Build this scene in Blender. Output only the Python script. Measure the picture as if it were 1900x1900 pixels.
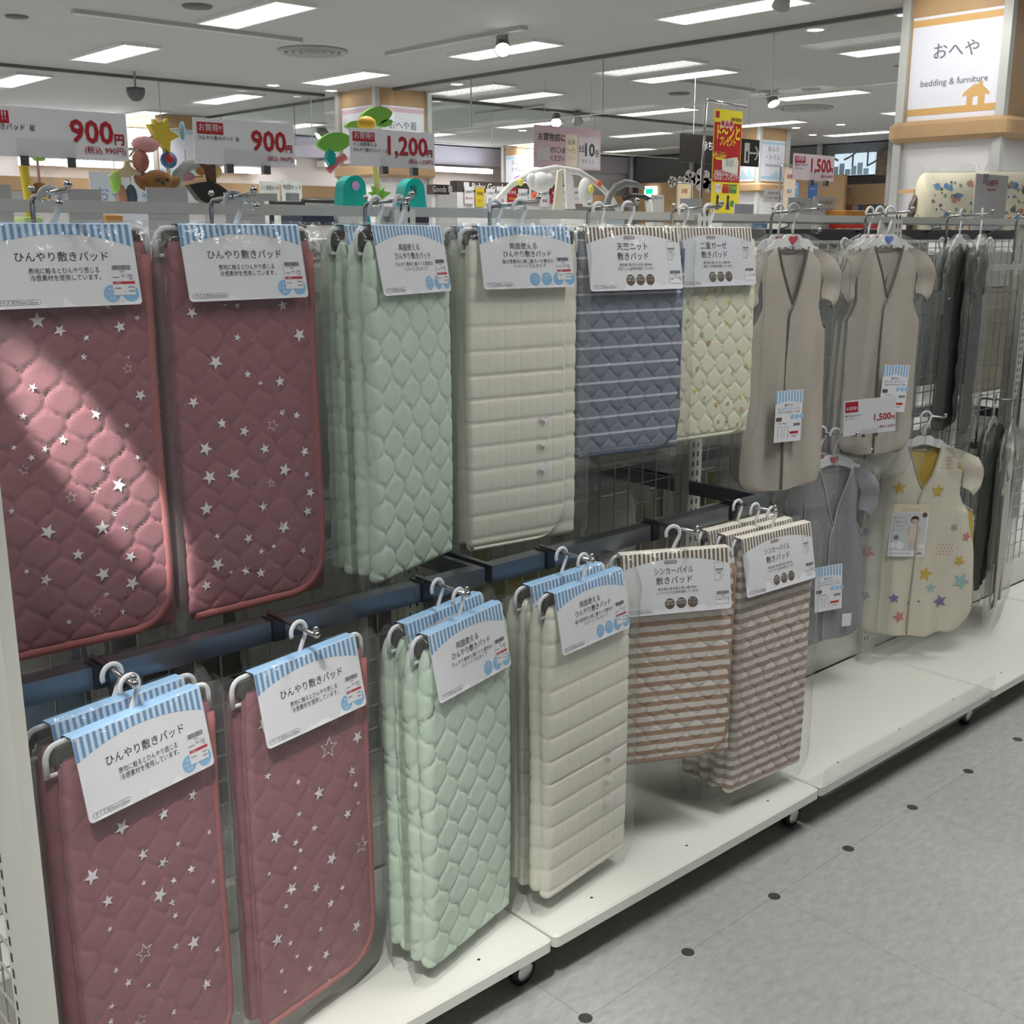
import bpy, math, random
import numpy as np
from mathutils import Vector
for o in list(bpy.data.objects): bpy.data.objects.remove(o)
S = bpy.context.scene
COL = S.collection
PI = math.pi
# ------------------------------------------------------------------ camera, world, exposure
CAM = np.array([-1.2713, -1.8036, 1.4138]); YAW, PITCH, ROLL, FPX = .7383, -.2381, -.0007, 2114.3
def basis():
    cy, sy, cp, sp = math.cos(YAW), math.sin(YAW), math.cos(PITCH), math.sin(PITCH)
    f = np.array([sy*cp, cy*cp, sp]); r0 = np.array([cy, -sy, 0]); u0 = np.cross(r0, f)
    return math.cos(ROLL)*r0 + math.sin(ROLL)*u0, -math.sin(ROLL)*r0 + math.cos(ROLL)*u0, f
RB, UB, FB = basis()
cd = bpy.data.cameras.new('camera'); cam = bpy.data.objects.new('camera', cd); COL.objects.link(cam)
cd.sensor_width = 36; cd.lens = 36*FPX/1900; cd.clip_start = .05; cd.clip_end = 200
from mathutils import Matrix
cam.matrix_world = Matrix(((RB[0], UB[0], -FB[0], CAM[0]), (RB[1], UB[1], -FB[1], CAM[1]), (RB[2], UB[2], -FB[2], CAM[2]), (0, 0, 0, 1)))
S.camera = cam
def at(u, v, **k):
    "the point of the place that lies on a sight line and on the plane x=, y= or z="
    d = FB + RB*(u-950)/FPX - UB*(v-950)/FPX
    a, val = list(k.items())[0]; i = 'xyz'.index(a)
    return Vector(CAM + d*(val-CAM[i])/d[i])
def in_frame(p):
    d = np.array(p)-CAM; z = d@FB
    if z < .1: return False
    x, y = 950+FPX*(d@RB)/z, 950-FPX*(d@UB)/z
    return -20 < x < 1920 and -20 < y < 1920
W = bpy.data.worlds.new('world'); S.world = W; W.use_nodes = True
W.node_tree.nodes['Background'].inputs[0].default_value = (1, .98, .95, 1)
W.node_tree.nodes['Background'].inputs[1].default_value = .04
S.view_settings.view_transform = 'Standard'; S.view_settings.look = 'None'
S.view_settings.exposure = .68; S.view_settings.gamma = 1; S.view_settings.use_curve_mapping = False
S.cycles.max_bounces = 8; S.cycles.transparent_max_bounces = 24; S.cycles.diffuse_bounces = 4
S.cycles.caustics_reflective = False; S.cycles.caustics_refractive = False
LAMP = 4.0            # strength of the ceiling panels
def spot(name, loc, to, power, size, blend=.3, rad=.03, col=(1, .97, .92)):
    l = bpy.data.lights.new(name, 'SPOT'); l.energy = power; l.spot_size = size; l.spot_blend = blend; l.shadow_soft_size = rad; l.color = col
    o = bpy.data.objects.new(name, l); COL.objects.link(o); o.location = loc
    o.rotation_euler = (Vector(to)-Vector(loc)).to_track_quat('-Z', 'Y').to_euler(); return o
spot('track_spot_left', (-1.75, -.62, 2.88), (-.63, -.155, 1.125), 640, .050, .10, .012)
spot('track_spot_deck', (-1.3, -1.5, 2.9), (-.35, -.5, .1), 130, .42, .8)
spot('sign_spot_bedding', (5.6, 2.2, 2.85), (6.5, 2.28, 2.62), 22, 1.3, .8)
spot('sign_spot_wear', (6.95, 8.1, 2.9), (6.95, 8.97, 2.5), 9, 1.2, .8)
spot('sign_spot_bath', (12.7, 8.3, 2.9), (13.4, 8.9, 2.5), 16, 1.3, .8)

# ------------------------------------------------------------------ materials
MATS = {}
def mat(name, col, rough=.55, metal=0, noise=0, nscale=200, emit=0, bump=0, bscale=400, var=0, spec=.5):
    if name in MATS: return MATS[name]
    m = bpy.data.materials.new(name); m.use_nodes = True; n = m.node_tree.nodes; L = m.node_tree.links
    b = n['Principled BSDF']; b.inputs['Base Color'].default_value = (*col, 1); b.inputs['Roughness'].default_value = rough; b.inputs['Metallic'].default_value = metal
    b.inputs['Specular IOR Level'].default_value = spec
    if emit: b.inputs['Emission Color'].default_value = (*col, 1); b.inputs['Emission Strength'].default_value = emit
    if var or bump:
        tc = n.new('ShaderNodeTexCoord')
    if var:
        t = n.new('ShaderNodeTexNoise'); t.inputs['Scale'].default_value = nscale; t.inputs['Detail'].default_value = 4; L.new(tc.outputs['Object'], t.inputs['Vector'])
        mx = n.new('ShaderNodeMix'); mx.data_type = 'RGBA'
        mx.inputs[6].default_value = (*[max(0, c*(1-var)) for c in col], 1); mx.inputs[7].default_value = (*[min(1, c*(1+var)) for c in col], 1)
        L.new(t.outputs['Fac'], mx.inputs[0]); L.new(mx.outputs[2], b.inputs['Base Color'])
    if bump:
        t = n.new('ShaderNodeTexNoise'); t.inputs['Scale'].default_value = bscale; t.inputs['Detail'].default_value = 5; L.new(tc.outputs['Object'], t.inputs['Vector'])
        bp = n.new('ShaderNodeBump'); bp.inputs['Strength'].default_value = bump; bp.inputs['Distance'].default_value = .002; L.new(t.outputs['Fac'], bp.inputs['Height']); L.new(bp.outputs[0], b.inputs['Normal'])
    MATS[name] = m; return m
def stripe_mat(name, a, b_, period, frac, wob=.0015, bump=.3):
    "woven stripes across the cloth's height"
    if name in MATS: return MATS[name]
    m = mat(name, a, .9, bump=bump, bscale=500); n = m.node_tree.nodes; L = m.node_tree.links
    tc = n.new('ShaderNodeTexCoord'); sp = n.new('ShaderNodeSeparateXYZ'); L.new(tc.outputs['Object'], sp.inputs[0])
    nz = n.new('ShaderNodeTexNoise'); nz.inputs['Scale'].default_value = 220; L.new(tc.outputs['Object'], nz.inputs['Vector'])
    m1 = n.new('ShaderNodeMath'); m1.operation = 'MULTIPLY_ADD'; m1.inputs[1].default_value = wob*2; L.new(nz.outputs['Fac'], m1.inputs[0]); L.new(sp.outputs[2], m1.inputs[2])
    m2 = n.new('ShaderNodeMath'); m2.operation = 'WRAP'; m2.inputs[1].default_value = period; m2.inputs[2].default_value = 0; L.new(m1.outputs[0], m2.inputs[0])
    m3 = n.new('ShaderNodeMath'); m3.operation = 'LESS_THAN'; m3.inputs[1].default_value = period*frac; L.new(m2.outputs[0], m3.inputs[0])
    mx = n.new('ShaderNodeMix'); mx.data_type = 'RGBA'; mx.inputs[6].default_value = (*a, 1); mx.inputs[7].default_value = (*b_, 1); L.new(m3.outputs[0], mx.inputs[0])
    L.new(mx.outputs[2], n['Principled BSDF'].inputs['Base Color']); return m
def clear_mat(name, fac, rough=.12, tint=(1, 1, 1), bump=.5, bscale=25, edge=.35, haze=0.0):
    "clear film or sheet: mostly see-through, a sheen that grows towards grazing view, a little milkiness"
    if name in MATS: return MATS[name]
    m = bpy.data.materials.new(name); m.use_nodes = True; n = m.node_tree.nodes; L = m.node_tree.links
    n.remove(n['Principled BSDF']); out = n['Material Output']
    tr = n.new('ShaderNodeBsdfTransparent'); tr.inputs[0].default_value = (*tint, 1)
    gl = n.new('ShaderNodeBsdfGlossy'); gl.inputs['Roughness'].default_value = rough
    fr = n.new('ShaderNodeLayerWeight'); fr.inputs['Blend'].default_value = .5
    pw = n.new('ShaderNodeMath'); pw.operation = 'POWER'; pw.inputs[1].default_value = 3.5; L.new(fr.outputs['Facing'], pw.inputs[0])
    ad = n.new('ShaderNodeMath'); ad.operation = 'MULTIPLY_ADD'; ad.inputs[1].default_value = edge; ad.inputs[2].default_value = fac; L.new(pw.outputs[0], ad.inputs[0]); ad.use_clamp = True
    if bump:
        tc = n.new('ShaderNodeTexCoord'); t = n.new('ShaderNodeTexNoise'); t.inputs['Scale'].default_value = bscale; t.inputs['Detail'].default_value = 3; t.inputs['Distortion'].default_value = 1.5
        L.new(tc.outputs['Object'], t.inputs['Vector']); bp = n.new('ShaderNodeBump'); bp.inputs['Strength'].default_value = bump; bp.inputs['Distance'].default_value = .02
        L.new(t.outputs['Fac'], bp.inputs['Height']); L.new(bp.outputs[0], gl.inputs['Normal'])
    mx = n.new('ShaderNodeMixShader'); L.new(ad.outputs[0], mx.inputs[0]); L.new(tr.outputs[0], mx.inputs[1]); L.new(gl.outputs[0], mx.inputs[2])
    last = mx
    if haze:
        df = n.new('ShaderNodeBsdfDiffuse'); df.inputs[0].default_value = (.85, .87, .87, 1)
        m2 = n.new('ShaderNodeMixShader'); m2.inputs[0].default_value = haze; L.new(mx.outputs[0], m2.inputs[1]); L.new(df.outputs[0], m2.inputs[2]); last = m2
    L.new(last.outputs[0], out.inputs[0]); MATS[name] = m; return m

M_white = mat('painted steel white', (.66, .67, .62), .35)
M_deck = mat('deck laminate', (.72, .73, .68), .4, var=.03, nscale=6)
M_rail = mat('grey rail paint', (.46, .47, .45), .4)
M_chrome = mat('chrome', (.55, .55, .55), .18, 1)
M_dark = mat('dark slot', (.02, .02, .02), .6)
M_steelblue = mat('brushed dark steel', (.20, .22, .25), .28, .9, bump=.05, bscale=300)
M_black = mat('black rubber', (.012, .012, .012), .5)
M_wire = mat('wire grey', (.42, .43, .40), .35, .3)
M_card = mat('card white', (.80, .81, .86), .35)
M_cardpale = mat('card light blue', (.62, .76, .90), .35)
M_blue = mat('print blue', (.13, .30, .56), .35)
M_sky = mat('card sky blue', (.36, .60, .88), .35)
M_circ = mat('print circle blue', (.24, .50, .78), .35)
M_ink = mat('print ink', (.035, .035, .045), .5)
M_inkgrey = mat('print ink grey', (.20, .20, .22), .5)
M_red = mat('print red', (.52, .02, .03), .4)
M_signred = mat('sign red', (.36, .02, .03), .4)
M_brown = mat('print brown', (.13, .095, .07), .4)
M_brownpale = mat('print beige', (.80, .76, .68), .4)
M_taupe = mat('print taupe', (.33, .29, .26), .4)
M_sign = mat('sign white', (.66, .66, .70), .3)
M_hang = mat('milky plastic', (.74, .77, .80), .25)
M_hangw = mat('white plastic', (.82, .83, .86), .25)
M_bag = clear_mat('clear plastic film', .035, .10, (.985, .99, .985), .6, 16, .24, haze=.045)
M_bag2 = clear_mat('clear plastic film loose', .03, .16, (.95, .96, .95), .8, 22, .3, haze=.07)
M_clear = clear_mat('clear acrylic', .03, .05, (.985, .99, .99), 0, 1, .12, haze=.012)
M_glass = clear_mat('smoke screen glass', .015, .02, (.93, .95, .94), 0, 1, .25)
M_wood = mat('pale wood', (.46, .30, .155), .5, var=.08, nscale=9)
M_panel = mat('panel white', (.74, .73, .74), .5)
M_pink = mat('pink quilt', (.295, .118, .140), .85, bump=.25, bscale=700)
M_pinkb = mat('coral binding', (.36, .118, .118), .8, bump=.25, bscale=600)
M_star = mat('star print', (.80, .76, .80), .8)
M_green = mat('mint quilt', (.58, .72, .60), .7, bump=.3, bscale=300)
M_cream = mat('cream quilt', (.80, .79, .69), .85, bump=.3, bscale=500)
M_creamb = mat('cream cord', (.82, .81, .72), .85, bump=.3, bscale=600)
M_bluebind = mat('slate binding', (.08, .11, .18), .8)
M_yellow = mat('lemon quilt', (.76, .76, .60), .85, bump=.3, bscale=500)
M_tan = mat('tan binding', (.36, .22, .16), .85, bump=.3)
M_bluestr = stripe_mat('slate blue stripe', (.20, .22, .295), (.58, .60, .66), .0365, .13, .0004)
M_brownstr = stripe_mat('tan and white stripe', (.80, .75, .70), (.42, .27, .18), .0225, .47)
M_brownstr2 = stripe_mat('taupe and white stripe', (.72, .68, .63), (.36, .27, .22), .0235, .5)

# ------------------------------------------------------------------ mesh building
class MB:
    def __init__(s): s.v = []; s.f = []; s.mi = []; s.m = []
    def mid(s, m):
        if m not in s.m: s.m.append(m)
        return s.m.index(m)
    def add(s, vs, fs, m):
        b = len(s.v); s.v.extend(vs); k = s.mid(m)
        for f in fs: s.f.append(tuple(b+i for i in f)); s.mi.append(k)
        return s
    def box(s, x0, x1, y0, y1, z0, z1, m):
        return s.add([(x0, y0, z0), (x1, y0, z0), (x1, y1, z0), (x0, y1, z0), (x0, y0, z1), (x1, y0, z1), (x1, y1, z1), (x0, y1, z1)],
            [(0, 3, 2, 1), (4, 5, 6, 7), (0, 1, 5, 4), (1, 2, 6, 5), (2, 3, 7, 6), (3, 0, 4, 7)], m)
    def bbox(s, x0, x1, y0, y1, z0, z1, m, r=.006):
        "box with rounded vertical corners and softened rims"
        out = []
        for cx, cy, a in ((x1-r, y1-r, 0), (x0+r, y1-r, 90), (x0+r, y0+r, 180), (x1-r, y0+r, 270)):
            for k in range(4):
                t = math.radians(a+30*k); out.append((cx+r*math.cos(t), cy+r*math.sin(t)))
        e = min(r*.35, (z1-z0)*.3); cx, cy = (x0+x1)/2, (y0+y1)/2; n = len(out); vs = []
        def ring(i, z):
            for x, y in out:
                dx, dy = x-cx, y-cy; vs.append((x-math.copysign(min(i, abs(dx)), dx), y-math.copysign(min(i, abs(dy)), dy), z))
        ring(e, z0); ring(0, z0+e); ring(0, z1-e); ring(e, z1)
        fs = [tuple(range(n-1, -1, -1)), tuple(range(3*n, 4*n))]
        for j in range(3):
            for i in range(n): fs.append((j*n+i, j*n+(i+1) % n, (j+1)*n+(i+1) % n, (j+1)*n+i))
        return s.add(vs, fs, m)
    def tube(s, pts, r, m, n=8, flat=1.0, cap=True, closed=False):
        P = [Vector(p) for p in pts]; vs = []; fs = []; N = len(P); up = None
        for i, p in enumerate(P):
            t = (P[(i+1) % N]-P[i-1]) if closed else (P[min(i+1, N-1)]-P[max(i-1, 0)])
            if t.length < 1e-9: t = Vector((0, 0, 1))
            t.normalize()
            if up is None: up = Vector((0, 1, 0)) if abs(t.y) < .9 else Vector((1, 0, 0))
            u = (up-t*up.dot(t)).normalized(); w = t.cross(u); up = u
            rr = r[i] if isinstance(r, (list, tuple)) else r
            for k in range(n):
                a = 2*PI*k/n; vs.append(tuple(p+u*(rr*flat*math.sin(a))+w*(rr*math.cos(a))))
        for i in range(N if closed else N-1):
            for k in range(n):
                a, b = i*n, ((i+1) % N)*n; fs.append((a+k, a+(k+1) % n, b+(k+1) % n, b+k))
        if cap and not closed: fs.append(tuple(range(n-1, -1, -1))); fs.append(tuple(range((N-1)*n, N*n)))
        return s.add(vs, fs, m)
    def poly(s, pts, m): return s.add([tuple(p) for p in pts], [tuple(range(len(pts)))], m)
    def sphere(s, c, r, m, n=12, sc=(1, 1, 1)):
        vs = [(c[0], c[1], c[2]+r*sc[2])]; fs = []; h = n//2
        for j in range(1, h):
            t = PI*j/h
            for k in range(n): vs.append((c[0]+r*sc[0]*math.sin(t)*math.cos(2*PI*k/n), c[1]+r*sc[1]*math.sin(t)*math.sin(2*PI*k/n), c[2]+r*sc[2]*math.cos(t)))
        vs.append((c[0], c[1], c[2]-r*sc[2])); e = len(vs)-1
        for k in range(n): fs.append((0, 1+k, 1+(k+1) % n)); fs.append((e, e-n+(k+1) % n, e-n+k))
        for j in range(h-2):
            for k in range(n): a = 1+j*n; fs.append((a+k, a+n+k, a+n+(k+1) % n, a+(k+1) % n))
        return s.add(vs, fs, m)
    def disc(s, c, r, m, nrm='z', n=24, t=0, rx=None):
        rx = rx or r
        if nrm == 'z': pts = [(c[0]+rx*math.cos(2*PI*k/n), c[1]+r*math.sin(2*PI*k/n), c[2]) for k in range(n)]
        elif nrm == 'y': pts = [(c[0]+rx*math.cos(2*PI*k/n), c[1], c[2]+r*math.sin(2*PI*k/n)) for k in range(n)]
        else: pts = [(c[0], c[1]+rx*math.cos(2*PI*k/n), c[2]+r*math.sin(2*PI*k/n)) for k in range(n)]
        if not t: return s.poly(pts, m)
        ax = 'xyz'.index(nrm); q = [tuple(v+(t if i == ax else 0) for i, v in enumerate(p)) for p in pts]
        return s.add(pts+q, [tuple(range(n-1, -1, -1)), tuple(range(n, 2*n))]+[(k, (k+1) % n, n+(k+1) % n, n+k) for k in range(n)], m)
    def lathe(s, prof, m, c=(0, 0, 0), n=20, ax='z'):
        vs = []; fs = []
        for r, h in prof:
            for k in range(n):
                a, b = r*math.cos(2*PI*k/n), r*math.sin(2*PI*k/n)
                vs.append((c[0]+a, c[1]+b, c[2]+h) if ax == 'z' else ((c[0]+a, c[1]+h, c[2]+b) if ax == 'y' else (c[0]+h, c[1]+a, c[2]+b)))
        for j in range(len(prof)-1):
            for k in range(n): fs.append((j*n+k, j*n+(k+1) % n, (j+1)*n+(k+1) % n, (j+1)*n+k))
        return s.add(vs, fs, m)
    def slab(s, pts, y0, y1, m):
        "2-D outline (x,z) given a thickness along y"
        n = len(pts); return s.add([(x, y0, z) for x, z in pts]+[(x, y1, z) for x, z in pts],
            [tuple(range(n)), tuple(range(2*n-1, n-1, -1))]+[(k, n+k, n+(k+1) % n, (k+1) % n) for k in range(n)], m)
    def grid(s, P, m, wrap=False):
        "P[j][i] points"
        nj, ni = len(P), len(P[0]); fs = []
        for j in range(nj-1):
            for i in range(ni if wrap else ni-1):
                fs.append((j*ni+i, j*ni+(i+1) % ni, (j+1)*ni+(i+1) % ni, (j+1)*ni+i))
        return s.add([tuple(p) for r in P for p in r], fs, m)
    def build(s, name, parent=None, smooth=False, loc=None, rz=0):
        me = bpy.data.meshes.new(name); me.from_pydata(s.v, [], s.f)
        for m in s.m: me.materials.append(m)
        me.polygons.foreach_set('material_index', s.mi)
        if smooth: me.polygons.foreach_set('use_smooth', [True]*len(s.f))
        me.update(); o = bpy.data.objects.new(name, me); COL.objects.link(o)
        if parent: o.parent = parent
        if loc is not None: o.location = loc
        if rz: o.rotation_euler.z = rz
        return o
def tag(o, label=None, cat=None, group=None, kind=None):
    if label: o['label'] = label
    if cat: o['category'] = cat
    if group: o['group'] = group
    if kind: o['kind'] = kind
    return o
def thing(name, label, cat, loc=(0, 0, 0), rz=0, group=None):
    o = bpy.data.objects.new(name, None); o.empty_display_size = .05; COL.objects.link(o); o.location = loc; o.rotation_euler.z = rz
    return tag(o, label, cat, group)
def struct(o): o['kind'] = 'structure'; return o
def copy_tree(o, parent=None):
    c = o.copy(); COL.objects.link(c); c.parent = parent
    for ch in list(o.children): copy_tree(ch, c)
    return c
ORD = ['first', 'second', 'third', 'fourth', 'fifth', 'sixth', 'seventh', 'eighth', 'ninth', 'tenth', 'eleventh', 'twelfth', 'thirteenth', 'fourteenth', 'fifteenth']

# ------------------------------------------------------------------ lettering (outlines filled flat, laid on the card)
TXT = {}
def glyphs(s, bold=0):
    if (s, bold) in TXT: return TXT[(s, bold)]
    c = bpy.data.curves.new('lettering', 'FONT'); c.body = s; c.size = 1; c.resolution_u = 2; c.offset = bold; c.fill_mode = 'FRONT'
    o = bpy.data.objects.new('lettering', c); COL.objects.link(o); dg = bpy.context.evaluated_depsgraph_get(); dg.update()
    e = o.evaluated_get(dg); me = e.to_mesh()
    vs = [(v.co.x, v.co.y) for v in me.vertices]; fs = [tuple(p.vertices) for p in me.polygons]; e.to_mesh_clear()
    bpy.data.objects.remove(o); bpy.data.curves.remove(c)
    w = (min([v[0] for v in vs], default=0), max([v[0] for v in vs], default=0)); TXT[(s, bold)] = (vs, fs, w); return TXT[(s, bold)]
def write(mb, s, size, x, z, m, y=0, align='C', bold=.0, maxw=None, fn=None):
    "text in the x-z plane, read from -y; x,z = baseline anchor; bold = extra stroke weight in em"
    vs, fs, (a, b) = glyphs(s, 0)
    if not vs: return
    kx = size if not maxw or (b-a)*size <= maxw else maxw/(b-a)
    off = {'L': -a, 'C': -(a+b)/2, 'R': -b}[align]; sh = [(0, 0)]
    if bold: sh = [(-bold, 0), (bold, 0)] if bold < .015 else [(-bold, 0), (bold, 0), (0, bold), (0, -bold), (bold*.7, bold*.7), (-bold*.7, -bold*.7), (-bold*.7, bold*.7), (bold*.7, -bold*.7)]
    for i, (sx, sz) in enumerate(sh):
        pts = [(x+(vx+off+sx)*kx, y-i*.00003, z+(vy+sz)*size) for vx, vy in vs]
        mb.add([fn(*p) for p in pts] if fn else pts, fs, m)

# ------------------------------------------------------------------ the room
def floor_mat():
    m = mat('floor tile', (.40, .40, .39), .38, spec=.4); n = m.node_tree.nodes; L = m.node_tree.links
    tc = n.new('ShaderNodeTexCoord'); mp = n.new('ShaderNodeMapping'); mp.inputs['Scale'].default_value = (1, 2.2, 1); mp.inputs['Rotation'].default_value = (0, 0, .75); L.new(tc.outputs['Object'], mp.inputs[0])
    t = n.new('ShaderNodeTexNoise'); t.inputs['Scale'].default_value = 26; t.inputs['Detail'].default_value = 8; t.inputs['Roughness'].default_value = .75; L.new(mp.outputs[0], t.inputs['Vector'])
    r = n.new('ShaderNodeValToRGB'); e = r.color_ramp.elements; e[0].position = .34; e[0].color = (.315, .315, .31, 1); e[1].position = .64; e[1].color = (.43, .43, .425, 1)
    L.new(t.outputs['Fac'], r.inputs[0])
    br = n.new('ShaderNodeTexBrick'); br.offset = 0; br.inputs['Scale'].default_value = 1; br.inputs['Mortar Size'].default_value = .0012; br.inputs['Brick Width'].default_value = .596; br.inputs['Row Height'].default_value = .596
    br.inputs['Color1'].default_value = (1, 1, 1, 1); br.inputs['Color2'].default_value = (.97, .97, .97, 1); br.inputs['Mortar'].default_value = (.72, .72, .72, 1)
    m2 = n.new('ShaderNodeMapping'); m2.inputs['Location'].default_value = (-.0649, .537, 0); L.new(tc.outputs['Object'], m2.inputs[0]); L.new(m2.outputs[0], br.inputs['Vector'])
    mx = n.new('ShaderNodeMix'); mx.data_type = 'RGBA'; mx.blend_type = 'MULTIPLY'; mx.inputs[0].default_value = 1
    L.new(r.outputs[0], mx.inputs[6]); L.new(br.outputs[0], mx.inputs[7]); L.new(mx.outputs[2], n['Principled BSDF'].inputs['Base Color']); return m
fl = struct(MB().box(-9, 18.2, -9, 20.2, -.05, 0, floor_mat()).build('floor'))
M_dot = mat('inlay grey', (.045, .045, .048), .5)
dm = None
for i in range(-1, 9):
    o = MB().disc((0, 0, 0), .0135, M_dot, t=.0006).build('inlay_dot', fl, loc=(.0649+.298*i, -.537, 0)) if dm is None else dm.copy()
    if dm is None: dm = o
    else: COL.objects.link(o); o.location = (.0649+.298*i, -.537, 0)
CZ = 3.0
M_ceil = mat('ceiling board', (.46, .46, .445), .8, var=.02, nscale=2)
struct(MB().box(-9, 18.2, -9, 20.2, CZ, CZ+.05, M_ceil).build('ceiling'))
M_wallw = mat('wall white', (.72, .71, .72), .6); M_soff = mat('grey soffit', (.20, .205, .21), .6)
w1 = struct(MB().box(-9, 18, 15, 15.1, 0, CZ, M_wallw).build('wall_back'))
w2 = struct(MB().box(18, 18.1, -9, 20, 0, CZ, M_wallw).build('wall_right'))
struct(MB().box(-9.1, -9, -9, 15, 0, CZ, M_wallw).build('wall_left'))
struct(MB().box(-9, 18, 14.6, 14.98, 2.02, 2.20, M_wood).build('trim_1'))
struct(MB().box(17.6, 17.98, -9, 14, 1.95, 2.30, M_wood).build('trim_2'))
struct(MB().box(17.3, 17.98, -9, 14.9, 2.46, 2.98, M_soff).build('trim_3'))
struct(MB().box(-9, 17.2, 14.86, 14.98, 2.66, 2.98, mat('lilac wall', (.55, .53, .62), .6)).build('trim_4'))

# ------------------------------------------------------------------ ceiling fittings
M_lit = mat('lamp diffuser', (1, .985, .95), emit=LAMP); M_dim = mat('dim lamp louver', (.85, .86, .85), emit=.9)
M_rim = mat('lamp rim', (.75, .75, .73), .5)
fr = MB(); w, l = .17, .57
for a in (-1, 1):
    fr.box(a*w-.012, a*w+.012, -l, l, -.012, .012, M_rim); fr.box(-w, w, a*l-.012, a*l+.012, -.012, .012, M_rim)
for k in range(-7, 8): fr.box(-w, w, k*.075-.002, k*.075+.002, -.006, .004, M_rim)
df = MB().box(-w+.012, w-.012, -l+.012, l-.012, 0, .01, M_lit)
dfd = MB().box(-w+.012, w-.012, -l+.012, l-.012, 0, .01, M_dim)
protoL = None; protoD = None; rowno = 0
for j in range(-3, 6):
    vis = 0; y = 6.1+2.45*j
    if y > 14.5: continue
    row = [3.38+2.45*i for i in range(-3, 7) if -6 < 3.38+2.45*i < 17]
    seen = [x for x in row if in_frame((x, y, CZ)) or in_frame((x, y-.5, CZ)) or in_frame((x, y+.5, CZ))]
    if seen: rowno += 1
    for x in row:
        if any(abs(x-cx) < .6 and abs(y-cy) < .9 for cx in (6.9, 13.97) for cy in (2.29, 9.36)): continue
        if x in seen:
            vis += 1; lab = 'recessed ceiling light panel, %s from left in %s row back from camera' % (ORD[vis-1], ORD[rowno-1])
        else: lab = 'bright recessed ceiling light panel outside the picture'
        if protoL is None:
            protoL = thing('ceiling_light', lab, 'ceiling light', (x, y, CZ-.012)); fr.build('frame', protoL); df.build('diffuser', protoL); la = bpy.data.lights.new('panel_light', 'AREA'); la.shape = 'RECTANGLE'; la.size = .30; la.size_y = 1.08; la.energy = 11; la.spread = math.radians(115); la.color = (1, .985, .95); lo = bpy.data.objects.new('panel_light', la); COL.objects.link(lo); lo.parent = protoL; lo.location = (0, 0, -.03)
        else:
            o = copy_tree(protoL); o.location = (x, y, CZ-.012); o['label'] = lab
for o in [o for o in COL.objects if o.name.startswith('ceiling_light')]: o['group'] = 'recessed ceiling light panels'
for k, (x, y, lab) in enumerate([(7.58, 5.95, 'dim louvred ceiling panel left of a bright panel above the aisle'), (9.95, 3.5, 'dim louvred ceiling panel near the wooden bedding pillar'), (7.4, 8.4, 'dim louvred ceiling panel right of the central wooden pillar')]):
    if protoD is None:
        protoD = thing('dim_ceiling_light', lab, 'ceiling light', (x, y, CZ-.012)); fr.build('frame', protoD); dfd.build('louver', protoD)
    else: o = copy_tree(protoD); o.location = (x, y, CZ-.012); o['label'] = lab
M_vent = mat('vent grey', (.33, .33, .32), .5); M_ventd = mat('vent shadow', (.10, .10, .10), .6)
def vent(u, v, r, lab):
    p = at(u, v, z=CZ-.004); t = thing('ceiling_vent', lab, 'ceiling vent', p)
    MB().lathe([(r, 0), (r*.97, -.018), (r*.82, -.014), (r*.80, .0)], M_vent, n=36).build('rim', t, True)
    b = MB()
    for q in (.72, .52, .32): b.lathe([(r*q, .0), (r*(q-.02), -.02), (r*(q-.09), -.016), (r*(q-.12), .0)], M_vent, n=32)
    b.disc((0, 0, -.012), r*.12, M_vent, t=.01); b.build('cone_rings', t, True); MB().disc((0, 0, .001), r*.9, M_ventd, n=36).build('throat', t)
vent(580, 95, .31, 'large round air vent above the second price sign'); vent(1493, 200, .36, 'large round air vent near the lit spotlight left of the bedding pillar')
def dome(u, v, r, lab):
    p = at(u, v, z=CZ-.001); b = MB().lathe([(r, 0), (r*.9, -.012), (0, -.014)], M_ventd, n=24); tag(b.build('ceiling_speaker', None, True, p), lab, 'ceiling speaker')
dome(31, 30, .085, 'small dark round ceiling speaker at the top left corner'); dome(366, 11, .11, 'dark round ceiling speaker left of the nearest light panel')
dome(1260, 173, .13, 'dark round ceiling speaker left of the red banner'); dome(1505, 165, .11, 'dark round ceiling speaker behind the lit spotlight')
def track(p, q, lab, w=.035):
    p, q = Vector(p), Vector(q); b = MB()
    if abs(p.x-q.x) > abs(p.y-q.y): b.box(min(p.x, q.x), max(p.x, q.x), p.y-w, p.y+w, CZ-.03, CZ, M_rail)
    else: b.box(p.x-w, p.x+w, min(p.y, q.y), max(p.y, q.y), CZ-.03, CZ, M_rail)
    tag(b.build('lighting_track'), lab, 'lighting track')
M_trk = M_rail
track(at(135, 17, z=CZ), at(562, 71, z=CZ), 'grey ceiling track running left of the round vent')
track(at(720, 97, z=CZ), at(975, 48, z=CZ), 'grey lighting track that holds the bright spotlight')
track(at(885, 208, z=CZ), at(1100, 203, z=CZ), 'grey lighting track above the pink hanging board')
track(at(1410, 168, z=CZ), at(1455, 173, z=CZ), 'short lighting track above the spotlight near the red banner')
track(at(1265, 147, z=CZ), at(1400, 165, z=CZ), 'thin ceiling track in front of the short spotlight track')
M_lens = mat('spot lens', (1, .98, 1), emit=14); M_body = mat('spot body', (.30, .29, .28), .4, .6)
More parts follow.
